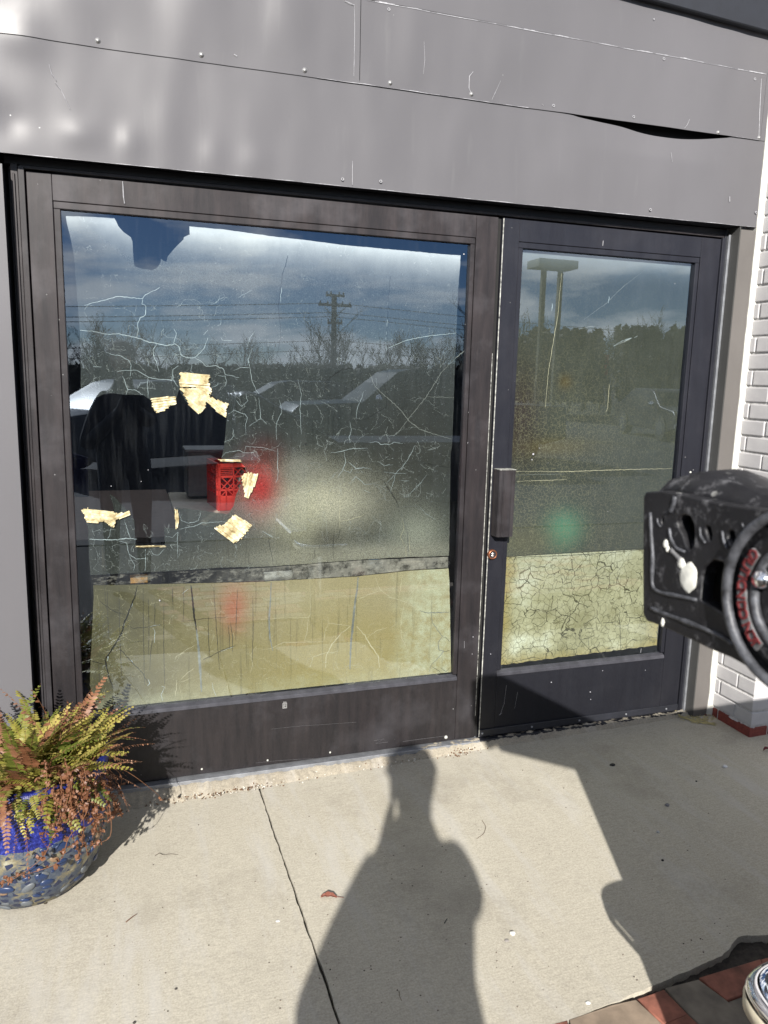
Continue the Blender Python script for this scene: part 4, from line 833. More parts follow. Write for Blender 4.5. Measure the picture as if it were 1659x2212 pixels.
# long peeled streaks and dark drips in the lower film
for px, w, mt in ((z6((978, 530), (990, 640), (1000, 740), (1015, 830)), .0040, 'crack_dk'), (z6((1015, 825), (1030, 960), (1040, 1100), (1050, 1250)), .0052, 'crack_gr'), (z6((1520, 510), (1515, 620), (1505, 760), (1510, 880), (1530, 970)), .0036, 'crack_gr'),
                  (z7((655, 890), (650, 960), (635, 1060), (620, 1200), (605, 1360), (600, 1510)), .0050, 'crack_gr')):
    crack(LT, px, w, mt, .0007, 'peeled_streak')
for x0, y0, x1, y1 in ((390, 300, 395, 430), (395, 530, 410, 700), (412, 535, 425, 920), (492, 540, 512, 1180), (655, 545, 665, 1200), (690, 620, 690, 1010), (735, 650, 730, 800), (795, 640, 800, 1200), (855, 540, 858, 700), (925, 540, 925, 780), (1130, 540, 1170, 1100), (1095, 740, 1105, 1020), (1230, 800, 1238, 960), (1245, 780, 1260, 980), (1292, 560, 1280, 900), (1225, 210, 1235, 400), (1350, 190, 1345, 380), (1155, 180, 1150, 300), (720, 880, 700, 1100), (355, 1060, 358, 1220), (380, 250, 380, 440), (1370, 300, 1370, 390), (1395, 600, 1392, 1050)):
    mid = ((x0+x1)/2+random.uniform(-6, 6), (y0+y1)/2)
    crack(LT, z6((x0, y0), mid, (x1, y1)), .0013, 'drip', .0006, 'drip_mark')
# the finest crack network, too fine to count
def net(leafobj, regions, mats, seed, name, label):
    rnd = random.Random(seed); bag = {k: MB() for k in mats}
    for (u0, v0, u1, v1, n, w, ln, mt) in regions:
        w *= .65
        pts = [hit(rnd.uniform(u0, u1), rnd.uniform(v0, v1), 1, FMY-.0009) for _ in range(n)]; m = bag[mt]; y = FMY-.0010
        for ia, A_ in enumerate(pts):
            near = sorted((q for q in pts if q is not A_), key=lambda q: (q-A_).length)[:3]
            for B_ in near:
                if rnd.random() < .48 or (B_-A_).length > .09: continue
                t_end = rnd.choice((1, 1, .6, .35)); d = (B_-A_)*t_end; ns_ = max(3, int(d.length/.005)); ww = w*rnd.uniform(.5, 1.3); per = Vector((-d.z, 0, d.x)).normalized(); q = Vector((A_.x, 0, A_.z)); bow = rnd.uniform(-.18, .18)*d.length
                for i in range(ns_):
                    t = (i+1)/ns_; b = Vector((A_.x, 0, A_.z))+d*t+per*(bow*math.sin(math.pi*t)+rnd.uniform(-.0022, .0022)*(1 if i < ns_-1 else 0)); b.y = 0
                    if rnd.random() > .12:
                        nr = Vector((-(b-q).z, 0, (b-q).x)).normalized()*ww*rnd.uniform(.5, 1.4)
                        m.quad_box([(q.x-nr.x, y, q.z-nr.z), (b.x-nr.x, y, b.z-nr.z), (b.x-nr.x, y+.0004, b.z-nr.z), (q.x-nr.x, y+.0004, q.z-nr.z), (q.x+nr.x, y, q.z+nr.z), (b.x+nr.x, y, b.z+nr.z), (b.x+nr.x, y+.0004, b.z+nr.z), (q.x+nr.x, y+.0004, q.z+nr.z)])
                    q = b
    for mt, m in bag.items():
        if not m.f: continue
        me = bpy.data.meshes.new(name); me.from_pydata(m.v, [], m.f); o = link(name, me, MAT[mt], leafobj); o.matrix_parent_inverse = Matrix.Translation(leafobj.location).inverted(); o['kind'] = 'stuff'; o['label'] = label
net(LT, [(180, 640, 500, 760, 40, .0004, 6, 'crack_fine'), (180, 760, 490, 850, 110, .0004, 7, 'crack_fine'), (500, 820, 700, 1020, 110, .00040, 9, 'crack_fine'), (690, 920, 970, 1080, 110, .00045, 9, 'crack_fine'), (600, 760, 960, 930, 40, .00035, 5, 'crack_fine'),
         (200, 1130, 540, 1235, 120, .00042, 9, 'crack_fine'), (540, 1040, 960, 1190, 40, .00035, 5, 'crack_fine'), (205, 1270, 560, 1520, 120, .0004, 8, 'crack_fine_tan'), (560, 1280, 960, 1480, 170, .0005, 10, 'crack_fine_tan'), (500, 1420, 970, 1490, 120, .0005, 8, 'crack_fine_tan')], ('crack_fine', 'crack_fine_tan'), 5, 'fine_cracks', 'web of hairline cracks in the old film')
for px, w, mt in ((((1325, 748), (1345, 736), (1365, 730), (1325, 748)), .0010, 'crack_lt'), (((1328, 746), (1350, 738), (1362, 732)), .0022, 'crack_gr'), (((1370, 730), (1378, 725)), .0007, 'crack_lt'),
                  (((1213, 590), (1205, 680), (1185, 800), (1178, 880)), .0011, 'crack_tan'), (((1316, 640), (1314, 655)), .0012, 'crack_lt'), (((1193, 655), (1192, 672)), .0010, 'crack_lt'), (((1316, 830), (1313, 880), (1309, 890)), .0012, 'crack_tan'), (((1262, 690), (1310, 655), (1345, 620), (1385, 590)), .0008, 'crack_gr'),
                  (((1250, 712), (1275, 705), (1292, 706)), .0010, 'crack_gr'), (((1112, 1018), (1220, 1019), (1330, 1015), (1452, 1012)), .0012, 'crack_tan'), (((1112, 1026), (1220, 1024)), .0010, 'crack_gr'), (((1116, 1040), (1225, 1036)), .0009, 'crack_tan'),
                  (((1096, 1204), (1200, 1201), (1300, 1196), (1400, 1186)), .0012, 'crack_dk'), (((1302, 1346), (1335, 1343)), .0013, 'crack_dk'), (((1330, 1310), (1340, 1320), (1338, 1335), (1340, 1365), (1342, 1425)), .0011, 'crack_dk'), (((1352, 1333), (1375, 1335), (1395, 1330)), .0013, 'crack_dk'), (((1310, 1402), (1330, 1398)), .0012, 'crack_dk'),
                  (((1270, 1372), (1272, 1400), (1278, 1415)), .0009, 'crack_dk'), (((1110, 1430), (1150, 1420), (1180, 1425)), .0010, 'crack_dk'), (((1250, 1270), (1280, 1262)), .0009, 'crack_dk')):
    crack(RT, px, w, mt, .0012)
for u, v, s_ in ((1152, 981, .0045), (1149, 993, .003), (1165, 968, .0015), (1184, 1000, .0012), (1313, 1105, .0012)):
    p = hit(u, v, 1, .018); m = MB(); pr = [(0, .001), (s_*.8, .0012), (s_, 0)]; m.lathe(pr, (0, 0, 0), 9, 'y')
    m.v = [(x*(1+.35*fbm(x*300, z*300, u)), y, z*(1+.35*fbm(z*300, x*300, v))) for x, y, z in m.v]
    m.build('paint_speck', MAT['scrape'], RT, loc=(p.x-RC.x, .018, p.z))
for u, v, s_ in ((240, 1050, .0016), (345, 1297, .003), (660, 958, .0025), (1002, 549, .003), (305, 1040, .0015), (377, 1097, .001), (320, 1015, .0014)):
    p = hit(u, v, 1, .018); m = MB().lathe([(0, .001), (s_*.8, .0012), (s_, 0)], (0, 0, 0), 8, 'y'); m.build('paint_speck', MAT['scrape'] if u != 660 else MAT['black'], LT, loc=(p.x-LC.x, .018, p.z))

# ---- strips of old tape still stuck round the torn holes, on the street side of the glass
def tape(poly, ang, seed, wmm=.006, yb=.0175):
    q = [hit(u, v, 1, yb) for u, v in poly]; P = [Vector((p.x, p.z)) for p in q]
    ca, sa = math.cos(ang), math.sin(ang); Q = [Vector((p.x*ca+p.y*sa, -p.x*sa+p.y*ca)) for p in P]
    lo = min(p.y for p in Q); hi = max(p.y for p in Q); rnd = random.Random(seed); m = MB(); y = lo
    while y < hi:
        h = wmm*rnd.uniform(.35, 1.1); yc = y+h/2; xs = []
        for i in range(len(Q)):
            a, b = Q[i], Q[(i+1) % len(Q)]
            if (a.y-yc)*(b.y-yc) < 0: xs.append(a.x+(b.x-a.x)*(yc-a.y)/(b.y-a.y))
        xs.sort()
        for k in range(0, len(xs)-1, 2):
            a, b = xs[k]+rnd.uniform(-.003, .003), xs[k+1]+rnd.uniform(-.004, .004); n = max(2, int((b-a)/.010)); lift = rnd.uniform(.0005, .0035); tilt = rnd.uniform(-.0016, .0016)
            for i in range(n):
                x0 = a+(b-a)*i/n; x1 = a+(b-a)*(i+1)/n; w0 = .0012*fbm(x0*90, y*200); w1 = .0012*fbm(x1*90, y*200); l0 = lift+.0012*fbm(x0*60, y*300); l1 = lift+.0012*fbm(x1*60, y*300)
                def T(xx, yy, d): return (xx*ca-yy*sa, yb-d, xx*sa+yy*ca)
                m.quad_box([T(x0, y+w0, l0-tilt), T(x1, y+w1, l1-tilt), T(x1, y+w1, l1-tilt-.0005), T(x0, y+w0, l0-tilt-.0005), T(x0, y+h+w0, l0+tilt), T(x1, y+h+w1, l1+tilt), T(x1, y+h+w1, l1+tilt-.0005), T(x0, y+h+w0, l0+tilt-.0005)])
        y += h*.93
    me = bpy.data.meshes.new('tape_strip'); me.from_pydata(m.v, [], m.f); o = link('tape_strip', me, MAT['tape'], LT); o.matrix_parent_inverse = Matrix.Translation(LT.location).inverted(); return o
tape(z5((965, 135), (1070, 145), (1175, 155), (1172, 245), (960, 240)), R(-3), 1)
tape(z5((960, 250), (1170, 245), (1195, 265), (1178, 300), (1150, 350), (1145, 390), (1110, 440), (1060, 405), (1010, 350), (1020, 340)), R(-42), 2)
tape(z5((1165, 305), (1230, 335), (1308, 360), (1290, 460), (1240, 430), (1200, 390), (1150, 340)), R(-38), 3)
tape(z5((755, 325), (870, 312), (940, 312), (930, 370), (890, 375), (855, 410), (800, 428), (770, 400)), R(8), 4)
tape(z5((1450, 860), (1525, 870), (1505, 950), (1475, 1000), (1455, 1040), (1430, 1030), (1420, 950), (1405, 880)), R(75), 5)
tape(z5((250, 1125), (300, 1115), (390, 1130), (490, 1140), (500, 1185), (370, 1220), (290, 1215), (270, 1150)), R(-8), 6)
tape(z5((395, 1195), (470, 1160), (600, 1140), (608, 1160), (540, 1190), (495, 1200), (490, 1250), (470, 1245), (440, 1220)), R(22), 7)
tape(z5((925, 1125), (946, 1120), (956, 1180), (952, 1250), (935, 1262)), R(88), 8, .004)
tape(z5((1355, 1160), (1420, 1195), (1480, 1235), (1440, 1290), (1405, 1335), (1355, 1370), (1290, 1320), (1210, 1260), (1245, 1238), (1280, 1235), (1330, 1190)), R(-40), 9)
tape(z5((1235, 762), (1400, 765), (1408, 782), (1260, 780)), R(-2), 10, .003)
tape(z5((645, 1384), (855, 1384), (857, 1394), (648, 1396)), 0, 11, .002)

# =================================================================== INTERIOR
desk = empty('desk', (-1.2, 1.9, -.055), 'dark brown desk top with a pale edge behind the torn hole in the film', 'desk')
def iw(u, v, w): d = fw + rt*((u-829.5)/FPX) - up*((v-1106)/FPX); return CAM+d*w
ZD = .70
a = hit(250, 1012, 2, ZD); 
g = MB(); g.box(-.85, .05, -.75, .9, ZD-.03+.055, ZD+.055); g.build('desk_top', simple('brown_laminate', (.22, .165, .14), .5), desk, .004)
g = MB(); g.box(.055, 1.1, -.35, .75, ZD-.03+.055, ZD+.055); g.build('desk_top', simple('cream_laminate', (.62, .58, .48), .5), desk, .004)
for x in (-.8, .0, 1.0):
    for y in (-.3, .65): g = MB(); g.box(x, x+.05, y, y+.05, 0, ZD-.03+.055); g.build('leg', simple('desk_leg', (.1, .1, .1), .5), desk)
# milk crate
ck = iw(471.5, 1096, 4.62); 
crate = empty('milk_crate', (ck.x, ck.y, ZD+.002), 'red plastic milk crate standing on the desk behind the torn film', 'crate', rz=R(6))
mc = simple('red_plastic', (.92, .07, .055), .45, 0, .15); CW, CH = .33, .285
def cside(ax):
    m = MB(); t = .012
    def bar(u0, z0, u1, z1, w=.007, th=.006):
        a_ = Vector((u0, 0, z0)); b_ = Vector((u1, 0, z1)); d = (b_-a_).normalized(); n_ = Vector((-d.z, 0, d.x))*w/2
        p = [a_-n_, b_-n_, b_+n_, a_+n_]; m.quad_box([(p[0].x, 0, p[0].z), (p[1].x, 0, p[1].z), (p[1].x, th, p[1].z), (p[0].x, th, p[0].z), (p[3].x, 0, p[3].z), (p[2].x, 0, p[2].z), (p[2].x, th, p[2].z), (p[3].x, th, p[3].z)])
    bar(0, CH-.012, CW, CH-.012, .024, .010); bar(0, .045, CW, .045, .09, .006); bar(0, .125, CW, .125, .010, .010); bar(0, .205, CW, .205, .010, .010); bar(.008, 0, .008, CH, .016, .010); bar(CW-.008, 0, CW-.008, CH, .016, .010)
    for i in range(5): bar(.015, CH-.03-.011*i, .09, CH-.03-.011*i, .004); bar(CW-.09, CH-.03-.011*i, CW-.015, CH-.03-.011*i, .004)
    bar(.095, .09, .095, CH); bar(CW-.095, .09, CW-.095, CH); bar(.05, 0, .05, .13, .008, .009); bar(CW-.05, 0, CW-.05, .13, .008, .009)
    for i in range(4):
        u = .02+i*.073
        for (z_0, z_1) in ((.09, .165), (.13, .205)): bar(u, z_0, u+.073, z_1, .005); bar(u, z_1, u+.073, z_0, .005)
    for i in range(3): u = .10+i*.045; bar(u, .21, u+.045, CH-.03, .004); bar(u, CH-.03, u+.045, .21, .004)
    return m.mesh('side')
sd_me = cside(0); sd_me.materials.append(mc)
for k in range(4):
    o = bpy.data.objects.new('side', sd_me); COL.objects.link(o); o.parent = crate
    o.location = ((0, 0, 0), (0, CW, 0), (0, CW, 0), (CW, CW, 0))[k] if 0 else ((0, 0, 0), (CW, 0, 0), (CW, CW, 0), (0, CW, 0))[k]; o.rotation_euler.z = k*math.pi/2
g = MB(); g.box(.005, CW-.005, .005, CW-.005, .004, .014); g.build('base', mc, crate)
bt_ = empty('bottle', (ck.x+.17, ck.y+.15, ZD+.02), 'pale bottle standing inside the red milk crate', 'bottle')
MB().lathe([(0, 0), (.035, .002), (.037, .02), (.037, .15), (.03, .17), (.014, .19), (.013, .215), (0, .216)], n=20).build('bottle_body', simple('pale_plastic', (.45, .5, .45), .3), bt_, smooth=True)
MB().lathe([(.015, .212), (.015, .23), (0, .231)], n=16).build('cap', simple('cap_green', (.05, .3, .15), .4), bt_)
bx = empty('storage_box', (ck.x-.12, ck.y+.48, ZD), 'grey ribbed storage box behind the red crate', 'box')
g = MB(); g.box(-.02, .30, 0, .25, 0.02, .31)
for i in range(8): g.box(-.03, -.0205, .01+i*.03, .025+i*.03, .03, .30)
g.build('box_body', simple('grey_plastic', (.32, .35, .37), .5), bx, .004); g = MB(); g.box(-.035, .315, -.015, .265, .311, .33); g.build('lid', simple('grey_plastic_lid', (.4, .43, .45), .5), bx, .004)
mir = empty('leaning_board', (-2.0, 2.5, -.05), 'dark board leaning in the gloom at the left of the room', 'board'); g = MB(); g.quad_box([(-.3, 0, 0), (.35, -.2, 0), (.35, -.17, 0), (-.3, .03, 0), (-.3, .3, 1.2), (.35, .1, 1.0), (.35, .13, 1.0), (-.3, .33, 1.2)]); g.build('board_face', simple('dull_blue', (.03, .035, .09), .6), mir)
# things close behind the clear strip in the film
sh = empty('window_shelf', (-.85, .20, 0), 'low dark shelf close behind the gap between the two films', 'shelf')
g = MB(); g.box(-.68, .70, -.06, .12, .60, .612); g.build('shelf_board', simple('shelf_dark', (.035, .035, .035), .6), sh)
for nm, lab, cat, u, v, sz, colr in (('paper_roll', 'white paper roll lying behind the clear strip of glass', 'paper', 600, 1243, (.11, .05, .035), (.7, .7, .66)), ('paper_note', 'folded white note behind the clear strip beside the paper roll', 'paper', 672, 1238, (.025, .03, .045), (.75, .75, .7)),
                              ('pink_cloth', 'crumpled pink cloth behind the clear strip of glass', 'cloth', 778, 1233, (.075, .05, .03), (.62, .30, .28)), ('blue_bowl', 'pale blue glass bowl behind the clear strip of glass', 'bowl', 810, 1219, (.075, .07, .035), (.30, .45, .62)),
                              ('beige_carton', 'long beige carton behind the clear strip at the right', 'carton', 880, 1222, (.15, .05, .05), (.42, .36, .28)), ('orange_box', 'small orange brown box behind the clear strip at the left', 'box', 300, 1250, (.06, .05, .02), (.35, .18, .05)),
                              ('black_bracket', 'short black bracket at the right end of the clear strip', 'bracket', 945, 1216, (.10, .03, .012), (.01, .01, .01))):
    p = hit(u, v, 1, .10); mm = simple(nm, colr, .6, 0, .2, 40)
    if nm == 'pink_cloth':
        v_ = []; m = MB(); m.lathe([(0, .03), (.012, .028), (.024, .018), (.034, .008), (.036, 0)], n=18); m.v = [(x*(1+.3*fbm(x*60, y*60, 1)), y*.8, z+.008*fbm(x*90, y*90, 4)) for x, y, z in m.v]; o = m.build(nm, mm, smooth=True, loc=(p.x, .10, p.z-.012))
    elif nm == 'blue_bowl': o = MB().lathe([(.034, .034), (.033, .01), (.02, 0), (0, 0), (0, .004), (.018, .004), (.030, .012), (.031, .034), (.034, .034)], n=22).build(nm, mm, smooth=True, loc=(p.x, .10, p.z-.02))
    elif nm == 'paper_roll': m = MB(); m.tube([(-.055, 0, 0), (.055, 0, .002)], .016, 14); m.tube([(.055, 0, .002), (.058, 0, .002)], .007, 10); o = m.build(nm, mm, loc=(p.x, .10, p.z))
    else: m = MB(); sx, sy, sz_ = sz; m.box(-sx/2, sx/2, -sy/2, sy/2, -sz_/2, sz_/2); m.box(-sx/2-.001, sx/2+.001, -sy*.2, sy*.2, sz_/2, sz_/2+.001); o = m.build(nm, mm, bevel=.002, loc=(p.x, .10, p.z)); o.rotation_euler.y = .15 if nm == 'paper_note' else 0
    tag(o, lab, cat)

# =================================================================== PLANT POT AND FERN
PC = Vector((-1.722, -.392, 0)); PC.z = zg(PC.x)
pot = empty('plant_pot', PC, 'round blue glazed pot with pebble mosaic belly holding the fern', 'plant pot')
def mat_pot():
    m = M('blue_glaze'); co = m.co(); z = m.sep(co)[2]
    nz = m.noise(110, 5, .75); c1 = m.ramp(nz, [(.35, (.004, .006, .07, 1)), (.52, (.008, .014, .14, 1)), (.68, (.04, .06, .34, 1))])
    v = m.n('ShaderNodeTexVoronoi', Scale=34); m.l(co, v.inputs['Vector']); v2 = m.n('ShaderNodeTexVoronoi', _feature='DISTANCE_TO_EDGE', Scale=34); m.l(co, v2.inputs['Vector'])
    n2 = m.noise(18, 6, .7); c2 = m.ramp(n2, [(.3, (.02, .03, .06, 1)), (.48, (.06, .075, .10, 1)), (.58, (.16, .14, .085, 1)), (.72, (.30, .29, .22, 1))])
    c2 = m.mix(m.math('GREATER_THAN', v2.outputs[0], .22), c2, (.015, .022, .055, 1))
    e = m.math('GREATER_THAN', m.math('ADD', z, m.math('MULTIPLY', m.noise(24, 5), .05)), .262)
    c = m.mix(e, c2, c1); m.set(c, m.mix(e, (.6, .6, .6, 1), m.ramp(nz, [(.3, .25), (.7, .45)]))); m.bump(m.mix(e, m.noise(60, 5, .7), m.noise(90, 4, .7)), .6, .004); return m.m
MAT['pot'] = mat_pot()
m = MB().lathe([(0, .004), (.130, .003), (.158, .014), (.196, .070), (.222, .135), (.234, .20), (.236, .26), (.232, .32), (.234, .362), (.244, .390), (.244, .412), (.226, .416), (.216, .395), (.212, .36), (0, .358)], n=72)
m.v = [(x*(1+.010*fbm(x*8, y*8, z*8)), y*(1+.010*fbm(x*8, y*8, z*8+3)), z+(.002*fbm(x*20, y*20) if z > .02 else 0)) for x, y, z in m.v]
m.build('pot_body', MAT['pot'], pot, smooth=True)
pm = bpy.data.meshes.new('pebble'); bm = bmesh.new(); bmesh.ops.create_icosphere(bm, subdivisions=2, radius=1); bm.to_mesh(pm); bm.free()
for p in pm.polygons: p.use_smooth = True
pmats = [simple('pebble_blue', (.015, .03, .08), .35), simple('pebble_grey', (.09, .10, .11), .5), simple('pebble_tan', (.20, .13, .08), .5)]; pm.materials.append(pmats[0])
prof = [(.158, .014), (.196, .070), (.222, .135), (.234, .20), (.236, .26)]
for i in range(90):
    z = random.uniform(.025, .235); a = random.uniform(-2.3, 1.0); 
    for k in range(4):
        if prof[k][1] <= z <= prof[k+1][1]: rr = prof[k][0]+(prof[k+1][0]-prof[k][0])*(z-prof[k][1])/(prof[k+1][1]-prof[k][1])
    o = bpy.data.objects.new('pebble', pm); COL.objects.link(o); o.parent = pot
    o.material_slots[0].link = 'OBJECT'; o.material_slots[0].material = random.choices(pmats, (6, 3, 1))[0]
    o.location = (rr*math.cos(a), rr*math.sin(a), z); s_ = random.choice((.006, .009, .012, .017)); o.scale = (s_*.35, s_*random.uniform(1, 1.6), s_*.75)
    tl = math.atan2(.03, .045)*(1-z/.24)*.9; o.rotation_euler = (Matrix.Rotation(a, 3, 'Z') @ Matrix.Rotation(tl, 3, 'Y') @ Matrix.Rotation(random.uniform(-.8, .8), 3, 'X')).to_euler()
tag(MB().lathe([(0, 0), (.205, -.002), (.208, -.02)], n=40).build('potting_soil', MAT['soil'], pot, loc=(0, 0, .375)))

def mat_leafy(name, stops, tr=.35):
    m = M(name); oi = m.n('ShaderNodeObjectInfo'); nz = m.noise(40, 3, .6)
    c = m.ramp(m.math('ADD', m.math('MULTIPLY', nz, .6), m.math('MULTIPLY', oi.outputs['Random'], .4)), stops)
    m.set(c, .5); t = m.n('ShaderNodeBsdfTranslucent'); m.l(c, t.inputs[0]); mxs = m.n('ShaderNodeMixShader', i0=tr*1.2); m.l(m.b.outputs[0], mxs.inputs[1]); m.l(t.outputs[0], mxs.inputs[2]); m.l(mxs.outputs[0], m.out.inputs[0]); return m.m
G1 = mat_leafy('fern_green', [(.2, (.04, .08, .012, 1)), (.5, (.20, .22, .04, 1)), (.8, (.50, .41, .13, 1))])
G2 = mat_leafy('fern_yellow', [(.2, (.22, .21, .03, 1)), (.5, (.40, .37, .08, 1)), (.8, (.56, .44, .15, 1))])
BR = mat_leafy('fern_brown', [(.2, (.08, .030, .015, 1)), (.5, (.19, .08, .038, 1)), (.8, (.32, .17, .10, 1))], .2)
STEM = simple('stem_brown', (.16, .07, .03), .7)
def frond_mesh(L_, nleaf, ll, curl, dead, seed):
    rnd = random.Random(seed); v = []; f = []; mi = []
    def rach(t): return Vector((0, L_*t*(1-.10*curl*t), L_*(-.42*curl*t*t)))
    m = MB(); m.tube([rach(i/10) for i in range(11)], [.0012*(1-.8*i/10) for i in range(11)], 4); v += m.v; f += m.f; mi += [1]*len(m.f)
    for i in range(nleaf):
        t = .08+.92*i/nleaf; c = rach(t); d = (rach(min(1, t+.02))-rach(t-.02)).normalized(); env = (min(1, (t+.12)*3.2))*(1-t)**.62+.06
        for sgn in (-1, 1):
            if rnd.random() < (.25 if dead else .03): continue
            l_ = ll*env*rnd.uniform(.85, 1.1)*(.75 if dead else 1); w = (.0066 if not dead else .0042)*(.55+.5*env)
            sd_ = (Vector((sgn, .22, 0))+Vector((0, 0, rnd.uniform(-.25, .12)-(.8*rnd.random() if dead else 0)))).normalized()
            tw = rnd.uniform(-.3, .3)+(rnd.uniform(-1.2, 1.2) if dead else 0); nrm = d*math.cos(tw)+sd_.cross(d)*math.sin(tw)
            n = len(v)
            for k, ww in ((0, .45), (.3, 1.0), (.7, .85), (1, .12)):
                p = c+sd_*l_*k+Vector((0, 0, -(.25 if not dead else .7)*l_*k*k)); v += [tuple(p-nrm*w*ww), tuple(p+nrm*w*ww)]
            for k in range(3): a_ = n+2*k; f.append((a_, a_+1, a_+3, a_+2)); mi.append(0)
    me = bpy.data.meshes.new('frond'); me.from_pydata(v, [], f)
    me.materials.append(BR if dead else G1); me.materials.append(STEM)
    for p, k in zip(me.polygons, mi): p.material_index = k
    return me
fern = empty('fern', PC+Vector((0, 0, .37)), 'yellow green boston fern with browned dead fronds growing from the blue pot', 'fern')
live = [frond_mesh(random.uniform(.18, .25), 20, .034, cu*1.35, False, i) for i, cu in enumerate((.7, 1.0, 1.3, .9, 1.6))]
dead = [frond_mesh(random.uniform(.19, .26), 24, .020, cu, True, 30+i) for i, cu in enumerate((1.2, 2.0, .6))]
rnd = random.Random(11)
def put_frond(me, az, el, roll, sc, off=(0, 0, 0), mat=None, name='frond'):
    o = bpy.data.objects.new(name, me); COL.objects.link(o); o.parent = fern
    d = Vector((math.cos(az)*math.cos(el), math.sin(az)*math.cos(el), math.sin(el))); side = Vector((-math.sin(az), math.cos(az), 0))
    upv = side.cross(d)*-1; M3 = Matrix((side, d, side.cross(d))).transposed() if 0 else Matrix((d.cross(Vector((0, 0, 1))).normalized(), d, d.cross(Vector((0, 0, 1))).normalized().cross(d))).transposed()
    o.matrix_local = Matrix.Translation(Vector(off)) @ (M3 @ Matrix.Rotation(roll, 3, 'Y')).to_4x4() @ Matrix.Scale(sc, 4)
    if mat: o.material_slots[0].link = 'OBJECT'; o.material_slots[0].material = mat
    return o
for i in range(300):
    az = rnd.uniform(-math.pi, math.pi); 
    if rnd.random() < .35: az = rnd.uniform(-1.9, .4)
    el = R(rnd.choice((rnd.uniform(60, 89), rnd.uniform(40, 75), rnd.uniform(5, 50)))); r_ = rnd.uniform(0, .19)
    sc = rnd.uniform(.55, 1.08)*(.72 if (abs(az) < 1.0 and el < 1.0) else 1)
    put_frond(rnd.choice(live), az, el, rnd.uniform(-.8, .8), sc, (r_*math.cos(az), r_*math.sin(az), rnd.uniform(-.01, .02)), rnd.choice((G1, G1, G1, G2, G2, BR)))
for i in range(110):
    az = rnd.uniform(-2.8, 1.2); el = R(rnd.uniform(-35, 60)); r_ = rnd.uniform(.06, .19)
    put_frond(rnd.choice(dead), az, el, rnd.uniform(-1, 1), rnd.uniform(.45, .95), (r_*math.cos(az), r_*math.sin(az), rnd.uniform(-.01, .02)), None, 'dead_frond')
for (u, v, y, sc) in ((300, 1548, -.30, 1.15), (265, 1485, -.25, .95), (215, 1440+30, -.33, .8), (185, 1445, -.42, 1.0), (75, 1440, -.45, 1.0), (120, 1470, -.4, .9), (10, 1445, -.4, 1.0), (250, 1495, -.2, .9)):
    p = hit(u, v, 1, y); base = PC+Vector((.10, -.02, .375)); d = p-base; me = dead[2]; 
    o = put_frond(me, math.atan2(d.y, d.x), math.asin(d.z/d.length)+.12, rnd.uniform(-.4, .4), d.length/.27, base-PC-Vector((0, 0, .37)), None, 'dead_frond')
for i in range(46):
    az = rnd.uniform(-2.6, -.5); el = R(rnd.uniform(-25, 15)); r_ = rnd.uniform(.13, .20)
    put_frond(rnd.choice(live), az, el, rnd.uniform(-.6, .6), rnd.uniform(.5, .85), (r_*math.cos(az), r_*math.sin(az), rnd.uniform(.02, .06)), rnd.choice((G1, G1, G2, BR)))
# dead trailing vines over the rim
def vine(pts, seed, nl=16):
    rnd = random.Random(seed); pts = [Vector(p) for p in pts]; q = []
    for i in range(len(pts)-1):
        for k in range(6):
            t = k/6; p0 = pts[max(0, i-1)]; p1 = pts[i]; p2 = pts[i+1]; p3 = pts[min(len(pts)-1, i+2)]
            q.append(.5*((2*p1)+(p2-p0)*t+(2*p0-5*p1+4*p2-p3)*t*t+(3*p1-p0-3*p2+p3)*t**3))
    q.append(pts[-1]); m = MB(); m.tube(q, [.0013*(1-.5*i/len(q)) for i in range(len(q))], 5); v = m.v; f = m.f; nst = len(f)
    for i in range(nl):
        c = q[rnd.randrange(2, len(q))]; s_ = rnd.uniform(.004, .010); a = Vector((rnd.gauss(0, 1), rnd.gauss(0, 1), rnd.gauss(0, 1))).normalized(); b = a.cross(Vector((rnd.gauss(0, 1), rnd.gauss(0, 1), rnd.gauss(0, 1)))).normalized(); n_ = a.cross(b)
        k = len(v)
        v += [tuple(c), tuple(c+a*s_*.6+b*s_*.7), tuple(c+a*s_*1.5+b*s_*.45+n_*s_*.5), tuple(c+a*s_*1.8-b*s_*.1), tuple(c+a*s_*1.3-b*s_*.6+n_*s_*.4), tuple(c+a*s_*.5-b*s_*.6), tuple(c+a*s_*.9-n_*s_*.3)]
        f += [(k, k+1, k+6), (k+1, k+2, k+6), (k+2, k+3, k+6), (k+3, k+4, k+6), (k+4, k+5, k+6), (k+5, k, k+6)]
    me = bpy.data.meshes.new('dead_vine'); me.from_pydata([tuple(Vector(p)) for p in v], [], f); me.materials.append(STEM); me.materials.append(BR)
    for i, p in enumerate(me.polygons): p.material_index = 0 if i < nst else 1
    o = link('dead_vine', me, None, fern); return o
fz = Vector((0, -.022, -.37))
def vp(u, v, y): return hit(u, v, 1, y)-PC+fz
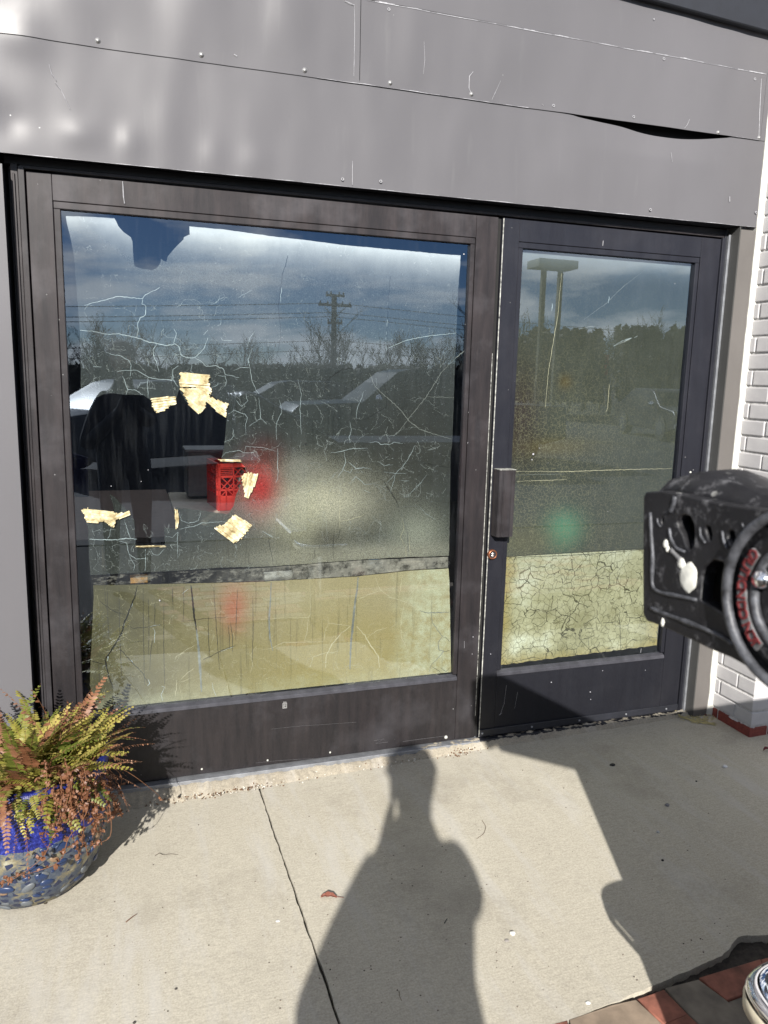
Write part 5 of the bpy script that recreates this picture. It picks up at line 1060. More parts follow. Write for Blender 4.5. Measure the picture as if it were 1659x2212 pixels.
for i, (px, nl) in enumerate([
    ([(150, 1690, -.58), (165, 1730, -.63), (120, 1790, -.645), (95, 1840, -.645), (45, 1880, -.64), (5, 1900, -.62)], 30),
    ([(180, 1680, -.56), (190, 1740, -.62), (150, 1800, -.64), (130, 1850, -.64), (70, 1875, -.63), (20, 1885, -.63)], 26),
    ([(200, 1660, -.50), (205, 1710, -.57), (175, 1760, -.62), (180, 1810, -.625), (165, 1850, -.62)], 24),
    ([(215, 1650, -.45), (240, 1690, -.46), (230, 1740, -.48), (215, 1790, -.50)], 24), ([(230, 1640, -.42), (262, 1670, -.40), (252, 1720, -.42), (245, 1750, -.44)], 18),
    ([(225, 1640, -.40), (275, 1660, -.36), (330, 1700, -.30), (352, 1722, -.24)], 6), ([(190, 1670, -.55), (232, 1720, -.56), (240, 1790, -.56), (220, 1810, -.57), (180, 1818, -.60)], 20),
    ([(140, 1700, -.60), (110, 1750, -.645), (100, 1790, -.65)], 22), ([(170, 1700, -.60), (150, 1760, -.64), (170, 1830, -.635)], 22), ([(130, 1680, -.6), (138, 1740, -.64), (118, 1800, -.65)], 22),
    ([(235, 1700, -.5), (252, 1745, -.5), (243, 1758, -.5)], 10), ([(205, 1690, -.55), (215, 1750, -.585), (200, 1800, -.6)], 26), ([(190, 1700, -.57), (180, 1770, -.61), (190, 1840, -.6)], 12), ([(215, 1680, -.5), (248, 1722, -.49), (262, 1755, -.48)], 14)]):
    vine([vp(*p) for p in px], 50+i, nl)
rnd = random.Random(91)
for i in range(16):
    u0 = rnd.uniform(90, 236); v0 = rnd.uniform(1650, 1705); y0 = -.64+.10*max(0, (u0-150)/80)**1.5; ln_ = rnd.uniform(40, 110); dr = rnd.uniform(-25, 15)
    vine([vp(u0-5, v0-25, y0+.03), vp(u0, v0, y0), vp(u0+dr*.4+rnd.uniform(-8, 8), v0+ln_*.45, y0-.012), vp(u0+dr+rnd.uniform(-6, 6), v0+ln_, y0-.006)], 200+i, rnd.randint(14, 34))

# =================================================================== SMALL THINGS ON THE GROUND
def gpt(u, v, dz=.0): p = hit(u, v, 2, -.04); p = hit(u, v, 2, zg(p.x)); return Vector((p.x, p.y, zg(p.x)+dz))
def dry_leaf(u, v, L_, col, label, rz=0):
    p = gpt(u, v, .004); m = []; f = []
    n = 8
    for i in range(n+1):
        t = i/n; w = L_*.22*math.sin(math.pi*min(1, t*1.02))**.8*(1+.25*math.sin(i*2.3)); x = (t-.5)*L_; z = .006*math.sin(math.pi*t)
        m += [(x, -w, z+.006), (x, 0, z), (x, w, z+.007)]
    for i in range(n):
        a = 3*i; f += [(a, a+1, a+4, a+3), (a+1, a+2, a+5, a+4)]
    tb_ = MB(); tb_.tube([(L_*.45, 0, .004), (L_*.7, L_*.03, .002), (L_*.95, -.0, .002)], .0009, 4); k = len(m); m += tb_.v; f += [tuple(i+k for i in q) for q in tb_.f]
    me = bpy.data.meshes.new('dry_leaf'); me.from_pydata(m, [], f); o = link('dry_leaf', me, simple('dry_leaf_'+str(int(u)), col, .7), None, p); o.rotation_euler.z = rz
    md = o.modifiers.new('thick', 'SOLIDIFY'); md.thickness = .0008
    return tag(o, label, 'leaf')
dry_leaf(710, 1942, .048, (.16, .05, .03), 'curled rust brown leaf on the pavement left of the shadow', R(-18))
dry_leaf(1655, 1622, .035, (.12, .012, .016), 'dark red leaf lying by the brick pillar at the right edge', R(5))
def twig(px, r_, col, label, name='twig', cat='twig', lift=.003):
    pts = [gpt(u, v, r_+lift*math.sin(math.pi*i/max(1, len(px)-1))) for i, (u, v) in enumerate(px)]; o0 = pts[0].copy()
    q = []
    for i in range(len(pts)-1):
        for k in range(5): q.append(pts[i].lerp(pts[i+1], k/5)-o0)
    q.append(pts[-1]-o0); qs = [q[0]]+[(q[i-1]+q[i]*2+q[i+1])/4 for i in range(1, len(q)-1)]+[q[-1]]
    o = MB().tube(qs, [r_*(1-.5*i/len(qs)) for i in range(len(qs))], 5).build(name, simple(name+str(int(px[0][0])), col, .7), smooth=True, loc=o0); return tag(o, label, cat)
twig([(272, 1993), (284, 1985), (296, 1975)], .0018, (.12, .06, .035), 'short brown twig on the pavement below the pot')
twig([(1041, 1772), (1050, 1788), (1045, 1803), (1030, 1812)], .0009, (.09, .05, .03), 'thin curled brown tendril on the pavement right of the shoulder shadow')
twig([(335, 1849), (345, 1844), (352, 1849), (370, 1846), (385, 1847)], .0009, (.06, .045, .03), 'thin dark stem lying on the pavement right of the pot')
twig([(960, 1995), (966, 1985)], .0014, (.02, .02, .02), 'tiny black splinter inside the body shadow')
twig([(862, 2142), (863, 2155), (868, 2163)], .0008, (.12, .08, .04), 'fine tan root hair at the bottom of the pavement')
def pebble(u, v, s_, col, label, name='pebble', cat='pebble', fl=.6):
    p = gpt(u, v, s_*fl*.6); bm = bmesh.new(); bmesh.ops.create_icosphere(bm, subdivisions=2, radius=s_)
    for q in bm.verts: k = 1+.35*noise.noise(q.co*(1.5/s_)+Vector((u, v, 0))); q.co = Vector((q.co.x*k, q.co.y*k*.8, q.co.z*fl*k))
    me = bpy.data.meshes.new(name); bm.to_mesh(me); bm.free(); return tag(link(name, me, simple(name+str(int(u)), col, .8), None, p), label, cat)
pebble(1107, 2018, .0085, (.6, .6, .56), 'white stone chip casting a small shadow on the pavement')
pebble(1094, 2032, .0075, (.26, .24, .22), 'flat grey stone chip just below the white chip', fl=.2)
pebble(1323, 1653, .012, (.01, .01, .01), 'black flattened lump in the middle of the shaded pavement', 'tar_spot', 'lump', .35)
pebble(1441, 1740, .009, (.16, .16, .17), 'grey pebble in the shaded pavement near the faint scuff')
pebble(1421, 1798, .006, (.4, .4, .4), 'small pale pebble below the grey pebble in the shade')
pebble(1566, 1657, .010, (.6, .6, .6), 'white crumb of mortar on the shaded pavement near the pillar')
pebble(1431, 1859, .005, (.01, .01, .01), 'small black seed in the shaded pavement')
pebble(1504, 1688, .004, (.01, .01, .01), 'tiny black speck right of the faint scuff')
pebble(1270, 2167, .007, (.7, .7, .66), 'white chip at the broken edge of the pavement', fl=.3)
pebble(600, 1990, .006, (.6, .6, .6), 'pale scrap on the sunny pavement left of the joint', fl=.2)
pebble(98, 1952, .005, (.04, .03, .02), 'dark seed husk under the pot')
pebble(290, 2150+60, .004, (.04, .035, .03), 'small dark crumb near the lower left edge'); pebble(380, 2217-80, .004, (.05, .045, .04), 'dark crumb on the sunny pavement left of the body shadow')
rnd = random.Random(5); m = MB()
for i in range(260):
    u, v = rnd.uniform(200, 1600), rnd.uniform(1650, 2200); p = gpt(u, v); 
    if p.y < slab_edge(p.x)+.03: continue
    s_ = rnd.choice((.0008, .0012, .0018)); m.box(p.x-s_, p.x+s_, p.y-s_*.7, p.y+s_*.7, p.z-.001, p.z+s_)
tag(m.build('grit', simple('grit_mat', (.12, .10, .08), .9, 0, .8, 90)), 'scattered dark grit on the pavement', 'grit', kind='stuff')
# dirt, brown leaf bits and weeds along the threshold
rnd = random.Random(8); m = MB(); m2 = MB()
for i in range(330):
    x = rnd.choice((rnd.gauss(-1.23, .10), rnd.gauss(-1.08, .08), rnd.gauss(-1.0, .05), rnd.uniform(-1.4, -.2), rnd.gauss(-.1, .05))); y = -.052+rnd.uniform(-.03, .018)-.02*max(0, -x-.2)*.6; z = zg(x)+rnd.uniform(.002, .016); s_ = rnd.uniform(.0015, .006)
    a = rnd.uniform(0, 3.1); c, s2 = math.cos(a)*s_, math.sin(a)*s_
    t = (m if rnd.random() < .7 else m2); n = len(t.v); t.v += [(x-c, y-s2, z), (x+s2*.5, y-c*.5, z+.002), (x+c, y+s2, z+rnd.uniform(0, .004)), (x-s2*.5, y+c*.5, z+.001), (x, y, z-.003)]; t.f += [(n, n+1, n+2, n+3), (n, n+4, n+1), (n+1, n+4, n+2), (n+2, n+4, n+3), (n+3, n+4, n)]
tag(m.build('leaf_litter', simple('litter_brown', (.13, .065, .03), .9, 0, .5, 80)), 'brown leaf crumbs caught along the threshold', 'litter', kind='stuff')
tag(m2.build('mortar_chips', simple('chip_white', (.6, .58, .52), .9, 0, .3, 80)), 'pale mortar chips along the threshold', 'chips', kind='stuff')
w = gpt(352, 1716); weed = MB()
for i in range(46):
    a = rnd.uniform(0, 6.28); l_ = rnd.uniform(.02, .055); b = Vector((rnd.uniform(-.03, .03), rnd.uniform(-.015, .015), 0)); d = Vector((math.cos(a), math.sin(a), rnd.uniform(.2, .9)))
    q = [b+d*l_*t+Vector((0, 0, -.6*l_*t*t)) for t in (0, .4, .75, 1)]; weed.tube(q, [.0012, .001, .0007, .0002], 3)
tag(weed.build('weed_tuft', simple('weed_green', (.13, .15, .05), .7, 0, .5, 30), loc=w), 'small grassy weed tuft at the threshold beside the pot', 'weed')
# straw coloured twine and debris by the pillar
tw = empty('twine_bundle', gpt(1478, 1548), 'loop of frayed straw coloured twine in the corner below the door jamb', 'twine'); TO = tw.location
def T3(u, v, dz): return gpt(u, v, dz)-TO
for i in range(10):
    j = lambda: rnd.uniform(-2.0, 2.0)
    q = [T3(1457+j(), 1538+j(), .012), T3(1450+j()*.5, 1528+j(), .03), T3(1448+j()*.4, 1520+j()*.5, .040), T3(1455+j()*.5, 1523+j(), .030), T3(1457+j(), 1538+j(), .012), T3(1470+j(), 1550+j(), .006), T3(1495+j(), 1558+j()*1.5, .005), T3(1520+j(), 1562+j()*2, .004), T3(1545+j()*2, 1566+j()*2, .004)]
    MB().tube(q, .0011, 4).build('strand', simple('straw', (.42, .36, .17), .8) if i == 0 else bpy.data.materials['straw'], tw, smooth=True)
rnd = random.Random(3); m = MB()
for i in range(150):
    u, v = rnd.gauss(1505, 18), rnd.gauss(1552, 6); p = gpt(u, v, .002); a = rnd.uniform(-.6, .6); l_ = rnd.uniform(.006, .028); d = Vector((math.cos(a), math.sin(a), 0))*l_
    m.tube([p, p+d*.5+Vector((0, 0, rnd.uniform(.002, .008))), p+d], .0008, 3)
tag(m.build('straw_debris', bpy.data.materials['straw']), 'scattered straw bits heaped beside the twine', 'straw', kind='stuff')
for u, v, s_, c in ((1495, 1545, .008, (.25, .22, .2)), (1515, 1552, .008, (.35, .33, .33)), (1488, 1538, .012, (.22, .10, .06)), (1524, 1545, .007, (.12, .05, .03))):
    pebble(u, v, s_, c, {1495: 'grey crumb in the debris beside the twine', 1515: 'pale stone in the debris nearest the pillar', 1488: 'brown bark bit behind the twine', 1524: 'dark brown crumb against the pillar base'}[u], 'debris_bit', 'debris')

# =================================================================== EQUIPMENT AT THE RIGHT (casts the big shadow)
FXP = -.757
cart = empty('equipment_cart', (-.3, -2.1, zg(-.3)), 'scuffed black equipment cart with perforated housing, red lettered dial and chrome bowl', 'equipment cart')
CT = Vector(cart.location)
zb2 = lambda x, y: (1360+.2100*x, 995.4+.2100*y)
zc2 = lambda x, y: (1559.5+.1350*x, 1128+.1350*y)
def fpt(u, v): p = hit(u, v, 0, FXP); return (-p.y, p.z)
def fmap(c): return Vector((FXP+c.z, -c.x, c.y))-CT
def mat_blackplastic():
    m = M('scuffed_black_paint'); a = m.noise(9, 6, .65); b = m.noise(45, 6, .75)
    c = m.ramp(a, [(.35, (.005, .005, .006, 1)), (.7, (.013, .013, .016, 1))])
    c = m.mix(m.math('MULTIPLY', m.ramp(b, [(.55, 0), (.72, 1)]), .8), c, (.16, .16, .17, 1))
    v = m.n('ShaderNodeTexVoronoi', Scale=38); m.l(m.co(), v.inputs['Vector'])
    c = m.mix(m.math('MULTIPLY', m.math('LESS_THAN', v.outputs['Distance'], .16), m.ramp(m.noise(9, 2), [(.52, 0), (.6, 1)])), c, (.42, .42, .40, 1))
    m.set(c, m.ramp(a, [(.3, .35), (.7, .6)])); m.bump(b, .4, .003); return m.m
BLK = mat_blackplastic(); GREYRUB = simple('rubbed_grey', (.075, .078, .088), .5, .2, .8, 60, .5)
outl = [fpt(u, v) for u, v in ((1399, 1066), (1394.5, 1074), (1393, 1200), (1393.5, 1325), (1400, 1338), (1433, 1350), (1484, 1373), (1538, 1399), (1583, 1417.5), (1620, 1438), (1654, 1449), (1735, 1486), (1735, 1120), (1659, 1106), (1600, 1098), (1549, 1089), (1500, 1078), (1465, 1070), (1430, 1064))]
def ell(cx, cy, rx, ry, n=18): return [fpt(*zb2(cx+rx*math.cos(2*math.pi*k/n), cy+ry*math.sin(2*math.pi*k/n))) for k in range(n)]
def zpoly(*a): return [fpt(*zb2(*q)) for q in a]
holes = [ell(350, 620, 22, 56), zpoly((590, 535), (645, 565), (682, 640), (692, 740), (685, 865), (650, 925), (620, 935), (585, 890), (545, 770), (505, 700), (485, 640), (495, 590), (535, 550)),
         zpoly((805, 645), (850, 670), (872, 740), (868, 810), (845, 848), (815, 825), (790, 750), (772, 690)), zpoly((1050, 690), (1098, 715), (1112, 790), (1095, 878), (1040, 876), (1010, 810), (998, 740)),
         zpoly((765, 1085), (745, 1200), (724, 1440), (870, 1520), (1010, 1610), (1022, 1460), (1018, 1120), (980, 1020), (880, 1000))]
curve_poly('perforated_face', [outl]+holes, BLK, cart, lambda c: fmap(Vector((c.x, c.y, c.z+.008))), .008, .002)
def shell(y0, y1, name='housing_shell'):
    zt_f = lambda y: 1.372+(-1.97-y)*.045
    prof_ = [(0.0, 0, 1), (.02, .012, 1), (.07, .016, 1), (.12, .006, 1), (.30, -.09, 1), (.63, -.275, 1), (.63, -.40, 0), (.3, -.165, 0), (0.018, -.160, 0)]
    v = []; f = []; ny = 16
    for j in range(ny+1):
        y = y0+(y1-y0)*j/ny
        for (dx, dz, _) in prof_:
            zz = zt_f(y)+dz
            if dz > 0: zz += .016*math.exp(-((y+2.03)/.05)**2)+.004*fbm(y*20, dx*20)
            if _ == 0: zz = min(zz, 1.21+(0 if dx < .1 else -.12))
            v.append((FXP+.018+dx-CT.x, y-CT.y, zz-CT.z))
    k = len(prof_)
    for j in range(ny):
        for i in range(k-1): a = j*k+i; f.append((a, a+1, a+k+1, a+k))
    f.append(tuple(range(k))); 
    me = bpy.data.meshes.new(name); me.from_pydata(v, [], f)
    for p in me.polygons: p.use_smooth = True
    o = link(name, me, BLK, cart); md = o.modifiers.new('t', 'SOLIDIFY'); md.thickness = .006; return o
shell(-1.968, -2.275)
g = MB(); g.box(FXP+.034-CT.x, FXP+.04-CT.x, -2.26-CT.y, -1.985-CT.y, 1.22-CT.z, 1.37-CT.z); g.build('hole_shade_sheet', MAT['black'], cart)  # black sheet added close behind the holes to stand in for their shade
def onface(name, pts, r_, mat, n=8, dx=-.003, smooth=True):
    r_ *= .8
    q = []
    for i in range(len(pts)-1):
        for k in range(4): q.append((pts[i][0]+(pts[i+1][0]-pts[i][0])*k/4, pts[i][1]+(pts[i+1][1]-pts[i][1])*k/4))
    q.append(pts[-1]); q = [Vector((FXP+dx, -a, b))-CT for a, b in q]; q = [q[0]]+[(q[i-1]+q[i]*2+q[i+1])/4 for i in range(1, len(q)-1)]+[q[-1]]
    return MB().tube(q, [r_*(.75+.5*abs(fbm(i*.7, r_*99))) for i in range(len(q))], n).build(name, mat, cart, smooth=smooth)
onface('raised_rib', zpoly((235, 530), (245, 770), (262, 1000), (250, 1260), (275, 1320), (345, 1355), (520, 1390), (712, 1430)), .0034, GREYRUB)
onface('raised_rib', zpoly((240, 1510), (350, 1560), (600, 1650), (800, 1730), (960, 1800), (1095, 1890)), .0038, GREYRUB)
onface('strap_tab', zpoly((490, 365), (480, 440), (445, 520)), .0042, GREYRUB)
for pl_, r_ in ((zpoly((430, 690), (445, 800), (500, 900), (590, 935)), .0025), (zpoly((745, 680), (750, 770), (800, 845)), .002), (zpoly((975, 720), (985, 810), (1025, 900)), .002), (zpoly((305, 590), (310, 640), (340, 680)), .0018)):
    onface('hole_lip', pl_, r_, GREYRUB)
onface('raised_arc', [fpt(*zb2(1180, 640)), fpt(*zb2(1195, 690)), fpt(*zb2(1240, 700))], .0015, GREYRUB); onface('raised_arc', [fpt(*zb2(1165, 1850)), fpt(*zb2(1140, 1930)), fpt(*zb2(1190, 1985))], .0015, GREYRUB)
WP = simple('white_paint_splash', (.72, .72, .66), .6, 0, .2, 60, .4)
for (cx, cy, r_, fl) in ((620, 1195, .0145, 1.25), (545, 1055, .0075, 1), (385, 855, .0045, 1.3), (405, 905, .003, 1.6), (820, 382, .0, 1), (1130, 830, .004, 1), (1245, 810, .003, 1.4), (1300, 970, .003, 1), (1255, 1012, .003, 1), (355, 1660, .003, 1.8), (1170, 1290, .002, 1)):
    if not r_: continue
    a, b = fpt(*zb2(cx, cy)); bm = bmesh.new(); bmesh.ops.create_icosphere(bm, subdivisions=3, radius=1)
    for q in bm.verts: k = 1+.28*noise.noise(q.co*1.6+Vector((cx, 0, 0))); q.co = Vector((q.co.x*.0025, q.co.y*r_*k, q.co.z*r_*k*fl))
    me = bpy.data.meshes.new('paint_splash'); bm.to_mesh(me); bm.free(); [setattr(p, 'use_smooth', True) for p in me.polygons]
    link('paint_splash', me, WP, cart, Vector((FXP-.0015, -a, b))-CT)
o_ = onface('tape_smear', zpoly((440, 905), (480, 960), (540, 1020)), .005, simple('smear', (.16, .16, .165), .6), dx=-.001)
for (u, v, sx, sy) in ((1522, 1076, .016, .004), (1568, 1085, .014, .004), (1503, 1047, .009, .003), (1605, 1092, .006, .003)):
    p = hit(u, v, 0, FXP+.03); m = MB().lathe([(0, .0015), (.8, .0012), (1, 0)], (0, 0, 0), 10); m.v = [(x*sy, y*sx*(1+.4*fbm(x*2, y*2)), z) for x, y, z in m.v]; m.build('paint_splash', WP, cart, loc=Vector((FXP+.035, p.y, 1.372+(-1.97-p.y)*.045+.0145))-CT)
# round dial with red raised lettering
A3 = [Vector(fpt(*zb2(*q))) for q in ((1422, 640), (1100, 1200), (1390, 2130))]
def circ(a, b, c):
    d = 2*(a.x*(b.y-c.y)+b.x*(c.y-a.y)+c.x*(a.y-b.y))
    return Vector((((a.length_squared)*(b.y-c.y)+(b.length_squared)*(c.y-a.y)+(c.length_squared)*(a.y-b.y))/d, ((a.length_squared)*(c.x-b.x)+(b.length_squared)*(a.x-c.x)+(c.length_squared)*(b.x-a.x))/d))
cc = circ(*A3); RR = (A3[0]-cc).length
def ring(R_, r_, dx, name, mat, parent, sq=1):
    q = [Vector((FXP+dx, -min(2.262, cc.x+R_*math.cos(t)), cc.y+R_*math.sin(t)))-CT for t in [2*math.pi*k/72 for k in range(73)]]
    return MB().tube(q, r_, 10, False).build(name, mat, parent, smooth=True)
dial = ring(RR, .0058, -.012, 'dial', GREYRUB, cart)
m = MB().lathe([(0, -.004), (RR-.002, -.004), (RR, -.020), (RR, -.026)], n=64, axis='x'); m.v = [(-x_, y_, z_) if 0 else (-(x_)*1.0, y_, z_) for x_, y_, z_ in m.v]
dsk = MB(); nn = 64
for (rr_, xx) in ((0, .003), (RR*.66, .003), (RR*.68, -.004), (RR*.86, -.004), (RR*.88, .001), (RR, -.006), (RR*1.02, .02)):
    for k in range(nn): t = 2*math.pi*k/nn; dsk.v.append((FXP-.004+xx-CT.x, -min(2.265, cc.x+rr_*math.cos(t))-CT.y, cc.y+rr_*math.sin(t)-CT.z))
for i in range(6):
    for k in range(nn): a = i*nn+k; b = i*nn+(k+1) % nn; dsk.f.append((a, b, b+nn, a+nn))
dsk.build('dial_plate', BLK, dial, smooth=True)
chrome = simple('chrome', (.85, .86, .88), .06, 1, .03, 20)
ring(RR*.63, .005, -.006, 'dial_inner_ring', GREYRUB, dial)
kq = fpt(1662, 1250); MB().lathe([(0, .014), (.008, .012), (.011, .004), (.011, 0)], n=18, axis='x').build('chrome_knob', chrome, dial, smooth=True, loc=Vector((FXP-.004, -kq[0], kq[1]))-CT)
LET = [('C', 650, 520), ('A', 625, 610), ('U', 590, 695), ('T', 548, 790), ('I', 528, 900), ('O', 515, 1135), ('N', 525, 1255), ('D', 540, 1425), ('O', 560, 1540), ('N', 612, 1735), ('O', 662, 1840), ('T', 712, 1940)]
LET[5] = ('O', 518, 1030); LET = [('C', 652, 510), ('A', 628, 605), ('U', 590, 700), ('T', 550, 800), ('I', 525, 900), ('O', 515, 1020), ('N', 520, 1140), ('D', 530, 1320), ('O', 548, 1440), ('N', 600, 1660), ('O', 648, 1780), ('T', 700, 1890)]
redp = simple('red_raised_print', (.13, .016, .018), .6, 0, .4, 90)
tm = bpy.data.curves.new('f', 'FONT')
for i, (ch, x, y) in enumerate(LET):
    a = Vector(fpt(*zc2(x, y))); rel = (a-cc).normalized(); a = cc+rel*(RR*.77)
    tm.body = ch; tm.size = .0165; tm.extrude = .0008; tm.offset = .0002; tm.align_x = 'CENTER'; tm.align_y = 'CENTER'
    to = bpy.data.objects.new('t', tm); COL.objects.link(to); me = bpy.data.meshes.new_from_object(to.evaluated_get(bpy.context.evaluated_depsgraph_get())); bpy.data.objects.remove(to)
    upv = -rel; right = Vector((upv.y, -upv.x))      # tops point to the dial centre
    for v in me.vertices: h, z = a+right*v.co.x+upv*v.co.y; v.co = Vector((FXP-.0125-v.co.z, -h, z))-CT
    me.materials.clear(); link('red_letter', me, redp, dial)
bd = MB(); na = 40; t0 = math.atan2(*(Vector(fpt(*zc2(650, 440)))-cc).yx); t1 = math.atan2(*(Vector(fpt(*zc2(715, 2000)))-cc).yx)
if t1 < t0: t1 += 2*math.pi
for i in range(na):
    a_, b_ = t0+(t1-t0)*i/na, t0+(t1-t0)*(i+1)/na
    P_ = lambda r_, t, x: (x-CT.x, -(cc.x+r_*math.cos(t))-CT.y, cc.y+r_*math.sin(t)-CT.z)
    bd.quad_box([P_(RR*.71, a_, FXP-.0118), P_(RR*.71, b_, FXP-.0118), P_(RR*.71, b_, FXP-.007), P_(RR*.71, a_, FXP-.007), P_(RR*.83, a_, FXP-.0118), P_(RR*.83, b_, FXP-.0118), P_(RR*.83, b_, FXP-.007), P_(RR*.83, a_, FXP-.007)])
bd.build('lettering_band', simple('rubbed_band', (.12, .12, .125), .6, 0, .6, 50), dial)
# lower body, chassis and chrome bowl (mostly beyond the frame)
def cbx(name, x0, x1, y0, y1, z0, z1, mat, bv=.02): m = MB(); m.box(x0-CT.x, x1-CT.x, y0-CT.y, y1-CT.y, z0-CT.z, z1-CT.z); return m.build(name, mat, cart, bv, 3)
cbx('body', -.312, 1.02, -2.52, -1.94, .50, 1.10, BLK, .03); cbx('chassis', -.40, 1.02, -2.62, -2.06, .08, .50, BLK, .03)
for x in (-.25, .85):
    for y in (-2.5, -2.1):
        MB().lathe([(0, -.02), (.07, -.02), (.075, 0), (.07, .02), (0, .02)], (0, 0, 0), 24, 'x').build('wheel', MAT['black'], cart, loc=Vector((x, y, zg(x)+.076))-CT)
bw = hit(1601, 2136, 2, .45); bc = Vector((-.212, -1.992, .45)); br = .172
prof_b = [(br-.13, -.055), (br-.075, -.040), (br-.060, -.012), (br-.048, -.008), (br-.040, -.022), (br-.030, -.020), (br-.022, .0), (br-.012, .010), (br-.003, .006), (br, -.004), (br-.004, -.016), (br-.016, -.030), (br-.05, -.07), (br-.12, -.10), (0.0, -.11)]
def squircle(mb, n=4.2):
    o_ = []
    for x, y, z in mb.v:
        r_ = math.hypot(x, y)
        if r_ < 1e-6: o_.append((x, y, z)); continue
        c_, s_ = abs(x/r_), abs(y/r_); k_ = 1/((c_**n+s_**n)**(1/n)); k_ = 1+(k_-1)*min(1, r_/br)**2; o_.append((x*k_, y*k_, z))
    mb.v = o_; return mb
o = squircle(MB().lathe([(0, -.055)]+prof_b, n=120)).build('chrome_bowl', chrome, cart, smooth=True, loc=bc-CT)
o = squircle(MB().lathe([(br-.001, -.016), (br+.0015, -.020), (br+.0005, -.042), (br-.012, -.05)], n=120)).build('cream_band', simple('cream_band', (.62, .56, .42), .6), cart, smooth=True, loc=bc-CT)
MB().lathe([(0, -.1), (.03, -.1), (.03, -.36), (0, -.36)], n=20).build('bowl_post', chrome, cart, loc=bc-CT)

# =================================================================== THE PHOTOGRAPHER (behind the camera; seen as shadow and faint reflection)
pers = empty('person', (-1.42, -3.10, zg(-1.42)), 'person in a dark jacket and cap facing the doors, holding up a phone', 'person')
def skin_body():
    V = []; E = []; Rr = []
    def add(p, r_, par=None): V.append(p); Rr.append(r_); (E.append((par, len(V)-1)) if par is not None else None); return len(V)-1
    pel = add((-.03, 0, .96), (.23, .14)); w = add((-.03, 0, 1.12), (.185, .13), pel); ch = add((0, .0, 1.30), (.17, .12), w); nb = add((0, .0, 1.45), (.085, .075), ch); nk = add((.005, .015, 1.53), (.052, .055), nb); hd = add((.008, .025, 1.635), (.098, .098), nk); ht = add((.008, .02, 1.73), (.096, .10), hd)
    for s in (-1, 1):
        sh_ = add((s*.14, 0, 1.365), (.070, .075), ch); ex, ez = (.180, 1.21) if s > 0 else (.262, 1.03)
        el = add((s*ex, .05, ez), (.070, .070), sh_); wr = add((s*.055+.04, .235, 1.31), (.034, .034), el); pa = add((s*.046+.04, .262, 1.365), (.028, .018), wr)
        for k in range(4):
            b0 = add((s*(.046-.002*k)+.05, .262+.004*k, 1.380+.016*k), .0095, pa); b1 = add((s*(.040)+.05, .272, 1.387+.017*k), .0085, b0); add((s*.026+.05, .276, 1.391+.017*k), .0075, b1)
        t1 = add((s*.036+.05, .245, 1.375), .010, pa); add((s*.020+.05, .248, 1.395), .0085, t1)
        hp = add((s*.10, 0, .90), (.10, .11), pel); kn = add((s*.11, .02, .50), (.066, .07), hp); an = add((s*.115, -.02, .09), (.045, .05), kn); add((s*.125, .13, .035), (.045, .03), an)
    me = bpy.data.meshes.new('body'); me.from_pydata(V, E, []); o = link('body', me, simple('dark_jacket', (.035, .037, .045), .8), pers)
    o.modifiers.new('s', 'SKIN'); 
    for i, r_ in enumerate(Rr): sv = me.skin_vertices[0].data[i]; sv.radius = r_ if isinstance(r_, tuple) else (r_, r_); sv.use_root = (i == 0)
    ss = o.modifiers.new('ss', 'SUBSURF'); ss.levels = 2; ss.render_levels = 2; return o
body = skin_body(); skinm = simple('skin', (.42, .26, .19), .5)
bm = bmesh.new(); bmesh.ops.create_uvsphere(bm, u_segments=32, v_segments=24, radius=1)
for q in bm.verts:
    c = q.co; f_ = max(0, c.y)
    z = c.z; x = c.x*(.082-.018*max(0, -z)); y = c.y*(.098 if z > -.2 else .092)
    if f_ > .7: y += .010*math.exp(-((c.z+.12)/.18)**2-(c.x/.16)**2)*2.0; y -= .008*math.exp(-((c.z-.12)/.13)**2-((abs(c.x)-.36)/.16)**2); y += .004*math.exp(-((c.z+.5)/.07)**2-(c.x/.3)**2)
    q.co = Vector((x, y, z*.122))
me = bpy.data.meshes.new('face'); bm.to_mesh(me); bm.free(); [setattr(p, 'use_smooth', True) for p in me.polygons]; link('face', me, skinm, pers, (0, .03, 1.655))
for s in (-1, 1):
    MB().lathe([(0, .004), (.008, .003), (.011, 0)], n=12, axis='y').build('eye', simple('eye', (.7, .7, .7), .3), pers, loc=(s*.031, .118, 1.668)); m = MB().lathe([(.0, .006), (.02, .004), (.026, -.006), (.018, -.008)], n=14, axis='x'); m.v = [(x*s, y*.75, z*1.2) for x, y, z in m.v]; m.build('ear', skinm, pers, smooth=True, loc=(s*.082, .02, 1.65))
cap = MB().lathe([(0, .098), (.04, .095), (.075, .070), (.094, .025), (.098, -.005)], n=28); cap.v = [(x*1.07, y*1.10, z) for x, y, z in cap.v]; cap.build('cap', simple('cap_cloth', (.02, .02, .03), .9), pers, smooth=True, loc=(0, .025, 1.69))
cb = MB(); cb.prism([(-.07, 0), (.07, 0), (.05, .004), (-.05, .004)], 0, .01); 
v = [(.075*math.cos(t), .075*math.sin(t)+.075, -.012*math.sin(t)) for t in [math.pi*k/10 for k in range(11)]]; vv = v+[(a, b, c+.004) for a, b, c in v]
me = bpy.data.meshes.new('cap_brim'); me.from_pydata(vv, [], [tuple(range(11)), tuple(range(21, 10, -1))]+[(i, i+11, i+12, i+1) for i in range(10)]); link('cap_brim', me, bpy.data.materials['cap_cloth'], pers, (0, .04, 1.700))
pz = zg(-1.42)
ph = MB(); ph.box(-.036, .036, -.0045, .0045, -.128, .020); po = ph.build('phone', simple('phone_black', (.02, .02, .02), .2), None, .004, 2, loc=CAM+Vector((.0, -.022, -.012)))
